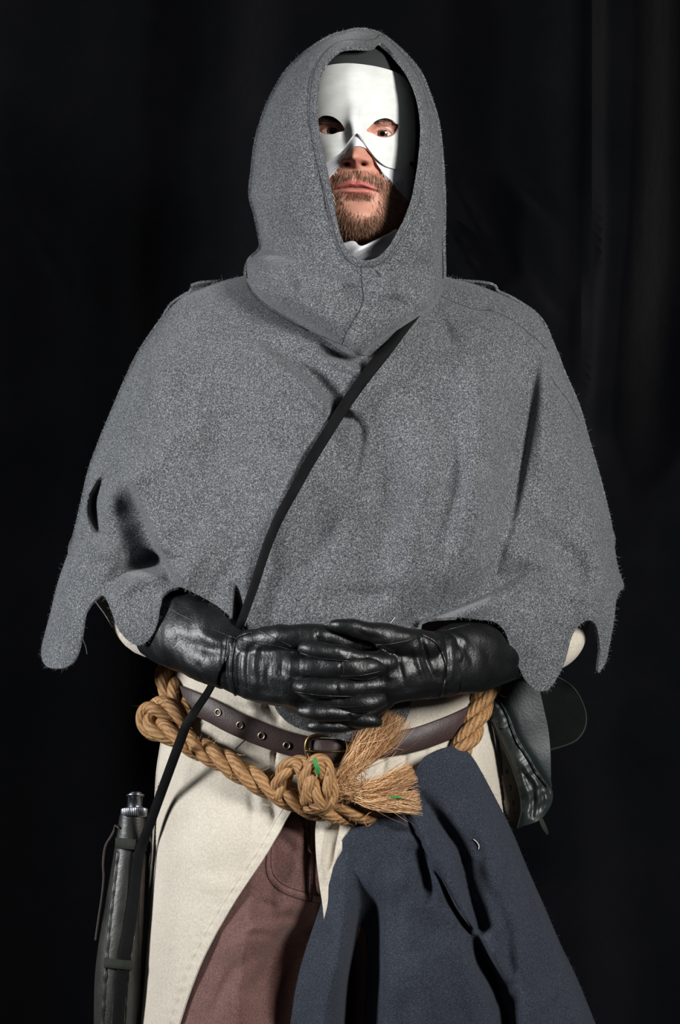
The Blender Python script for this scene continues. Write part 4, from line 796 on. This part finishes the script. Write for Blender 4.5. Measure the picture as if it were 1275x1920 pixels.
# ------------------------------------------------------------------ blue cloth over the rope
bL = curve1((1396, 845), (1420, 795), (1450, 778), (1480, 772), (1510, 752), (1535, 690), (1560, 655), (1620, 625), (1700, 600), (1790, 570), (1850, 555), (1920, 544), (2250, 490))
bR = curve1((1396, 872), (1425, 892), (1500, 931), (1560, 961), (1630, 990), (1700, 1021), (1770, 1051), (1830, 1080), (1920, 1117), (2250, 1240))
BLUE_F = [([(664, 1610), (676, 1680), (672, 1760), (662, 1840), (655, 1940), (640, 2100)], [0, -20, -60, -100, -120, -120], 13, 46),
    ([(640, 1600), (645, 1700), (632, 1800), (610, 1900), (585, 2100)], [0, 12, 22, 24, 24], 34, 14), ([(720, 1580), (735, 1680), (722, 1780), (705, 1930), (690, 2100)], [4, 16, 26, 30, 30], 26, 46),
    ([(750, 1490), (768, 1540), (790, 1580), (815, 1630), (845, 1690), (880, 1745)], [0, -6, -10, -12, -16, -18], 6, 4), ([(778, 1530), (806, 1582), (838, 1640), (868, 1700), (892, 1748)], [10, 15, 16, 16, 8], 16, 12),
    ([(792, 1500), (830, 1550), (862, 1600), (876, 1660), (898, 1740)], [-10, -26, -32, -30, -26], 9, 14),
    ([(788, 1585), (796, 1640), (795, 1700)], [-4, -24, 0], 16, 14), ([(835, 1690), (815, 1640), (800, 1590)], [0, 12, 8], 10, 14), ([(780, 1740), (790, 1820), (800, 1930)], [0, 18, 16], 44, 44),
    ([(882, 1748), (906, 1800), (930, 1850), (948, 1930), (960, 2100)], [-16, -42, -46, -44, -40], 18, 13), ([(898, 1750), (925, 1790), (948, 1830), (960, 1850)], [0, 16, 14, 0], 12, 14),
    ([(905, 1560), (915, 1640), (945, 1720), (985, 1850), (1010, 1960)], [4, 16, 16, 14, 12], 24, 40), ([(860, 1560), (900, 1600), (900, 1640), (945, 1740), (952, 1840)], [0, -10, -14, -16, -10], 16, 16),
    ([(985, 1620), (1030, 1750), (1080, 1900)], [0, 10, 12], 22, 26), ([(900, 1640), (920, 1700), (935, 1780)], [0, 10, 6], 12, 16), ([(880, 1460), (900, 1530), (915, 1600)], [0, 6, 6], 20, 20),
    ([(700, 1540), (740, 1560), (775, 1560)], [0, -8, -4], 8, 10), ([(690, 1600), (688, 1650), (700, 1700)], [0, 10, 0], 18, 14), ([(965, 1850), (955, 1900), (962, 1960)], [0, -16, -10], 10, 12), ([(760, 1650), (740, 1740), (755, 1850)], [0, -8, 0], 18, 18)]
HEMS = [(752, 1512), (776, 1560), (804, 1606), (834, 1655), (862, 1706)]
def blue_h(x, y, fine=True):
    L, R = bL(y), bR(y); mid = L + .5 * (R - L); v = np.clip((x - mid) / np.maximum(R - mid, 1), 0, .999); u = np.clip((mid - x) / np.maximum(mid - L, 1), 0, 1)
    own = np.where(x > mid, 60 + 198 * ell(v, 2.2), 258 - 30 * u**2) + 8 * ell(np.clip((x - L) / 40 - 1, -1, 0), 2) - 8
    tt = t0(x.ravel(), y.ravel()).reshape(x.shape) + 62
    k = sst(1405, 1640, y); h = tt * (1 - k) + own * k
    h -= 34 * (1 - ell(np.clip((1450 - y) / 54, 0, 1), 2))
    if fine: h = h + 1.35 * folds(x, y, BLUE_F) * sst(1400, 1460, y) + 3 * wob(x, y, 50, 4) + 1.0 * wob(x, y, 17, 1) + fold(x, y, HEMS, [-2.5] * 5, 2.6, 2.6)
    return h
b_out = [(852, 1399), (862, 1399), (872, 1405), (884, 1417), (900, 1442), (931, 1500), (961, 1560), (990, 1630), (1021, 1700), (1051, 1770), (1080, 1830), (1117, 1920), (1180, 2080), (1240, 2250), (1080, 2268), (900, 2240), (700, 2275), (490, 2250), (520, 2060), (544, 1920), (555, 1850), (570, 1790), (600, 1700), (625, 1620), (638, 1582), (655, 1560), (690, 1535), (730, 1526), (752, 1508), (770, 1484), (778, 1450), (794, 1421), (826, 1404)]
cloth_o = W([(850, 1400, 180)])[0]
Vq, Fq = sheet(b_out, blue_h, 4.2, 6)
b2 = np.array(b_out, float); b2 = b2 + (np.array([[850, 1800]]) - b2) * .012
Vq2, Fq2 = sheet(b2.tolist(), lambda x, y: np.minimum(blue_h(x, y), blue_h(x, y, False)) - 18, 8, 4)
blue = mk('cloth', join((Vq, Fq), (Vq2, Fq2)), M['blue_wool'], None, org=cloth_o, label='navy grey wool cloth draped over the rope at the hip, beside the brown trousers', category='cloth')
c_ = spline(np.array(HEMS, float), 6); mk('hem_seam', tube(np.column_stack([c_, blue_h(c_[:, 0], c_[:, 1]) + .3]), .9, n=6, step=6), M['thread'], blue)
def th(pl): a = np.array(pl, float); return np.column_stack([a, blue_h(a[:, 0], a[:, 1]) + 3])
mk('lint_thread', tube(th([(888, 1574), (894, 1579), (898, 1586), (897, 1592)]), .9, n=6, step=2), M['pale_thread'], blue)

# ------------------------------------------------------------------ pouch
pouch = thing('pouch', W([(985, 1400, 60)])[0], 'worn green-black leather pouch with open rounded flap, hanging at the hip', 'pouch')
def lin2(a, b, c_): return lambda x, y: a + b * (x - 985) + c_ * (y - 1400)
panel_o = [(924, 1300), (936, 1286), (952, 1275), (980, 1268), (1002, 1272), (1012, 1296), (1020, 1330), (1028, 1367), (1032, 1410), (1033, 1468), (1031, 1500), (1024, 1474), (1006, 1445), (991, 1420), (968, 1384), (955, 1348), (941, 1322)]
def panel_h(x, y): return 84 - .10 * (x - 930) + 10 * ell((x - 990) / 62) + 2 * wob(x, y, 26, 2) - fold(x, y, [(941, 1322), (955, 1348), (968, 1384), (991, 1420), (1006, 1445), (1024, 1474)], [6] * 6, 8, 8)
mk('panel', sheet(panel_o, panel_h, 3, 6), M['pouch'], pouch)
gus_o = [(922, 1298), (941, 1320), (956, 1349), (970, 1384), (992, 1419), (1008, 1446), (1026, 1472), (1036, 1482), (1036, 1500), (1030, 1516), (1016, 1534), (1000, 1543), (984, 1548), (970, 1552), (974, 1535), (977, 1518), (974, 1486), (965, 1455), (955, 1428), (944, 1402), (935, 1382), (922, 1355), (912, 1332), (915, 1312)]
def gus_h(x, y):
    c = np.interp(y, [1298, 1340, 1400, 1450, 1500, 1550], [920, 938, 966, 990, 1004, 992]); wv_ = np.interp(y, [1298, 1340, 1400, 1450, 1500, 1550], [16, 24, 28, 34, 38, 34])
    h = 62 + 34 * ell((x - c) / wv_, 2) + folds(x, y, [([(965, 1420), (985, 1455), (1000, 1500)], [0, -5, -3], 4, 5), ([(990, 1450), (1000, 1480), (998, 1530)], [0, -6, -4], 4, 5), ([(975, 1430), (1000, 1462), (1026, 1490)], [2, 4, 0], 5, 5), ([(1012, 1470), (1018, 1500), (1008, 1530)], [0, -5, 0], 4, 4), ([(955, 1400), (975, 1440)], [0, 4], 5, 5)])
    return h + 1.8 * wob(x, y, 9, 4) + 1.2 * wob(x, y, 18, 1)
mk('gusset', sheet(gus_o, gus_h, 2.6, 5), M['pouch_worn'], pouch, label='creased shiny side gusset')
bkp = [(930, 1330), (938, 1400), (942, 1424), (944, 1470), (948, 1515), (958, 1542), (968, 1554), (978, 1540), (984, 1500), (975, 1455), (960, 1410), (945, 1370)]
holes = [[(x + 3 * math.cos(a), y + 6 * math.sin(a)) for a in np.linspace(0, 2*math.pi, 9)[:-1]] for x, y in ((951, 1447), (957, 1477), (963, 1505), (966, 1527))]
mk('back_panel', sheet(bkp, lambda x, y: 52 + .1 * (x - 950) + 0*y, 3.2, 4, holes), M['suede_back'], pouch, label='brown grey back edge with lacing holes')
flap_o = [(985, 1272), (1010, 1266), (1034, 1266), (1052, 1273), (1070, 1285), (1082, 1299), (1092, 1318), (1098, 1338), (1098, 1358), (1092, 1374), (1080, 1388), (1064, 1396), (1046, 1402), (1028, 1407), (1010, 1400), (1000, 1340)]
def pflap_h(x, y): return 40 - 30 * ((x - 1040) / 60)**2 * np.sign(1040 - x) * -1 * .3 + 10 * ell((x - 1040) / 70) + 2 * wob(x, y, 30, 6)
mk('flap', sheet(flap_o, pflap_h, 4, 5), M['suede_dark'], pouch, label='open flap showing its black suede inside')
fr_ = spline(np.array(flap_o[2:14], float), 4); mk('flap_edge', tube(np.column_stack([fr_, pflap_h(fr_[:, 0], fr_[:, 1]) - 1]), 1.9, 2.6, n=7, step=4), M['suede_olive'], pouch)
mk('snap', disc((937.5, 1350, gus_h(np.array([937.]), np.array([1350.]))[0] + 2), (-.1, 0, 1), 6.5, 18, 2), M['brass'], pouch)
mk('tab', sheet([(921, 1330), (930, 1326), (941, 1332), (950, 1350), (951, 1360), (944, 1366), (932, 1362), (924, 1350)], lambda x, y: gus_h(x, y) + 3 + 2 * ell((x - 936) / 16), 2.6, 4), M['pouch'], pouch)
mk('tail_strap', ribbon([(1014, 1536, 80), (1018, 1546, 84), (1023, 1556, 82), (1027, 1564, 78)], [(0, 0, 1)] * 4, [8, 9, 8, 4], 3, 2), M['suede_olive'], pouch)
pse = [(924, 1300), (941, 1321), (955, 1348), (969, 1384), (991, 1420), (1006, 1446), (1026, 1474)]
p_ = spline(np.array(pse, float), 4); mk('seam', tube(np.column_stack([p_, gus_h(p_[:, 0], p_[:, 1]) + 8]), 2.0, n=7, step=4), M['pouch'], pouch)
e_ = spline(np.array(gus_o[13:22], float), 4); mk('gusset_edge', tube(np.column_stack([e_, gus_h(e_[:, 0], e_[:, 1]) + 0]), 1.6, 2.4, n=7, step=4), M['suede_olive'], pouch)
mk('hanger', ribbon([(940, 1310, 62), (942, 1280, 62), (940, 1250, 60), (930, 1290, 40)], [(0, 0, 1), (0, 0, 1), (.2, 0, 1), (.6, 0, .6)], 30, 5, 4), M['strap'], pouch)

# ------------------------------------------------------------------ flask with its shoulder strap
flask = thing('flask', W([(230, 1740, 60)])[0], 'tall leather covered flask with metal cap and long black shoulder strap, beside cream tunic', 'flask')
fc = np.array([(249, 1533, 23, 25, 22), (248, 1545, 23, 26, 23), (245, 1590, 24, 30, 27), (240, 1640, 26, 33, 32), (233, 1700, 28, 36, 38), (226, 1770, 30, 41, 44), (222, 1830, 30, 44, 48), (220, 1890, 30, 44, 48), (219, 1960, 30, 43, 46), (219, 2060, 30, 40, 42), (219, 2130, 30, 32, 34)], float)
mk('flask_body', tube(fc[:, :3], fc[:, 3], fc[:, 4], n=36, step=6), M['flask'], flask)
mk('flask_side', sheet([(252, 1600), (262, 1640), (262, 1700), (258, 1780), (252, 1850), (246, 1930), (246, 2060), (262, 2060), (262, 1930), (265, 1850), (267, 1780), (270, 1700), (272, 1640), (272, 1600)], lambda x, y: 28 + 30 * ell((x - 238) / 38), 5, 3), M['flask_brown'], flask)
def lathe_cap(rows, cx=252, h=23, tilt=.06, n=40, kn=0):
    V = []; th_ = np.linspace(0, 2*math.pi, n, endpoint=False)
    for r, y in rows:
        rr = r * (1 + kn * (np.arange(n) % 2)); V.append(np.column_stack([cx - tilt * (y - 1520) + rr * np.cos(th_), np.full(n, y) + 0.12 * rr * np.sin(th_) * -1, h + rr * np.sin(th_)]))
    V = np.concatenate(V); k = len(rows); e = np.arange(n); e2 = (e + 1) % n; F = []
    for i in range(k - 1): F += [np.stack([e + i*n, e + i*n + n, e2 + i*n + n], 1), np.stack([e + i*n, e2 + i*n + n, e2 + i*n], 1)]
    F += [np.stack([np.zeros(n - 2, int), np.arange(1, n - 1), np.arange(2, n)], 1), np.stack([np.zeros(n - 2, int), np.arange(2, n), np.arange(1, n - 1)], 1) + (k - 1) * n]
    return V, np.concatenate(F)
mk('cap', lathe_cap([(11, 1486), (12, 1488), (12.5, 1489), (16.5, 1490), (17, 1492), (16.5, 1494), (14, 1495), (14, 1512), (16.5, 1513), (17, 1515), (17, 1518)]), M['metal'], flask, label='shiny dark metal cap')
mk('collar_ring', lathe_cap([(20, 1515), (23, 1516), (24, 1518), (24, 1531), (23, 1534), (20, 1536)], n=90, kn=.05), M['metal'], flask)
ys = np.linspace(1600, 2050, 40); fx = curve1((1600, 222), (1660, 214), (1750, 203), (1850, 193), (1920, 190), (2050, 190))
def fl_h(x, y): 
    cx = np.interp(y, fc[:, 1], fc[:, 0]); ra = np.interp(y, fc[:, 1], fc[:, 3]); rb = np.interp(y, fc[:, 1], fc[:, 4]); return np.interp(y, fc[:, 1], fc[:, 2]) + rb * ell((x - cx) / ra)
def welt(fxv, name, r=2.6, amp=.7):
    xs = fxv(ys); p = np.column_stack([xs, ys, fl_h(xs, ys) + 1]); mk(name, tube(p, r + amp * np.sin(np.arange(len(ys)) * 2.3), n=8, step=3), M['flask'], flask)
welt(curve1((1600, 221), (1660, 214), (1750, 204), (1850, 196), (1920, 192), (2050, 192)), 'welt_seam', 3.4)
welt(curve1((1600, 252), (1660, 246), (1750, 232), (1850, 218), (1920, 210), (2050, 208)), 'welt_seam', 1.5)
welt(curve1((1600, 270), (1660, 262), (1750, 252), (1850, 240), (1920, 236), (2050, 236)), 'welt_seam', 1.5)
for (yy0, xa, xb, wdt) in ((1580, 215, 276, 20), (1805, 193, 251, 18)):
    xs = np.linspace(xa + 3, xb - 3, 9); ysl = yy0 + (xs - xa) * .10; mk('belt_loop', ribbon(np.column_stack([xs, ysl, fl_h(np.clip(xs, xa + 4, xb - 4), ysl) + 9]), [(a, 0, 1) for a in np.linspace(-1.2, 1.2, 9)], wdt, 5, 4), M['suede_olive'], flask)
cord = [(222, 1552, 40), (216, 1548, 30), (214, 1556, 30), (208, 1568, 30), (197, 1588, 28), (193, 1620, 28), (194, 1645, 28), (191, 1680, 30), (185, 1720, 34), (179, 1762, 36)]
mk('cord', tube(cord, 2.2, 1.6, n=7, step=5), M['flask_brown'], flask); mk('cord', tube([(278, 1550, 30), (283, 1580, 40), (282, 1610, 46), (279, 1632, 40)], 2, n=7, step=5), M['flask_brown'], flask)
# shoulder strap: from under the cowl across the chest, behind the glove, over the rope, down to the flask
st_up = [(790, 575), (760, 612), (738, 642), (712, 672), (690, 700), (664, 735), (640, 770), (612, 815), (582, 864), (552, 918), (526, 965), (508, 1005), (492, 1050), (476, 1100), (460, 1145), (450, 1172)]
su = np.array(st_up, float); lift = np.interp(su[:, 1], [560, 640, 760, 1180], [16, 16, 9, 9]); ch = np.max([cape_h(su[:, 0] + a, su[:, 1] + b) for a in (-10, 0, 10) for b in (-16, 0, 16)], axis=0); ch[1:-1] = np.maximum(ch[1:-1], (ch[:-2] + ch[2:]) / 2)
sp_ = np.column_stack([su, ch + lift - 3])
sn = [(-.35, 0, 1)] * 3 + [(-.1, 0, 1)] * 13
lo = [(430, 1215, 225, 12), (408, 1262, 215, 13), (390, 1297, 222, 14), (368, 1330, 228, 15), (350, 1358, 226, 17), (342, 1378, 214, 18), (322, 1432, 178, 18), (300, 1492, 122, 18), (282, 1542, 86, 18), (268, 1580, 64, 19), (259, 1612, 62, 20), (251, 1680, fl_h(251., 1680.) + 5, 21), (243, 1740, fl_h(243., 1740.) + 5, 22), (233, 1800, fl_h(233., 1800.) + 5, 22), (224, 1880, fl_h(224., 1880.) + 5, 22), (220, 1960, fl_h(220., 1960.) + 5, 22), (219, 2060, fl_h(219., 2060.) + 4, 22)]
lo_n = [(-.4, 0, 1)] * 3 + [(-.3, 0, 1)] * 2 + [(-.2, 0, 1)] * 4 + [(.2, 0, 1)] * 8
path = np.concatenate([sp_, np.array([q[:3] for q in lo], float)]); wds = np.concatenate([[18] * 3, np.linspace(23, 15, 13), [q[3] for q in lo]])
mk('shoulder_strap', ribbon(path, np.concatenate([sn, lo_n]), wds, 4.5, 5), M['strap'], flask)

# ------------------------------------------------------------------ wool fuzz and loose threads
def fuzz(poly, hf, lo_, hi_, n, cx, cy):
    c = spline(np.array(poly, float), 3, True); k = rng.integers(0, len(c), n); b = c[k]; d = b - np.roll(c, 1, 0)[k]; nn = np.column_stack([-d[:, 1], d[:, 0]]); nn /= np.linalg.norm(nn, axis=1, keepdims=True) + 1e-9
    sg = np.sign(((b + nn * 4) - [cx, cy] )[:, 0] * (b - [cx, cy])[:, 0] * 0 + np.where(inside(b[:, 0] + nn[:, 0] * 3, b[:, 1] + nn[:, 1] * 3, c), -1, 1)); nn = nn * sg[:, None]
    q = b - nn * 2; r = np.column_stack([q, hf(q[:, 0], q[:, 1]) - 2]); keep = (b[:, 1] > lo_) & (b[:, 1] < hi_)
    r = r[keep]; nn = nn[keep]
    def f(i, p):
        d = np.array([nn[i, 0], nn[i, 1], 0]) + rng.normal(0, .7, 3); d /= np.linalg.norm(d); L = rng.uniform(3, 8.5); t = np.linspace(0, 1, 4)[:, None]; e = rng.normal(0, 2.2, 3)
        return p + d * L * t + e * t**2
    return strands(r, f, .26)
mk('wool_fuzz', join(fuzz(cape_out, cape_h, 520, 1300, 2600, 625, 900), fuzz(hood_out, hood_h, 40, 470, 1500, 650, 350)), M['grey_fuzz'], cape, kind='stuff')
mk('wool_fuzz', fuzz(b_out, blue_h, 1390, 1990, 900, 830, 1800), M['blue_wool'], blue, kind='stuff')
def hz(x, y): return cape_h(np.array([float(x)]), np.array([float(y)]))[0]
mk('loose_thread', tube([(151, 1186, hz(150, 1186)), (156, 1200, hz(150, 1190)), (161, 1214, hz(150, 1200)), (163, 1226, hz(150, 1200))], .9, n=6, step=3), M['grey_thread'], cape)
mk('loose_thread', tube([(732, 1168, hz(732, 1168) + 2), (736, 1163, hz(736, 1163) + 4), (740, 1158, hz(740, 1158) + 4)], .8, n=6, step=2), M['pale_thread'], cape)
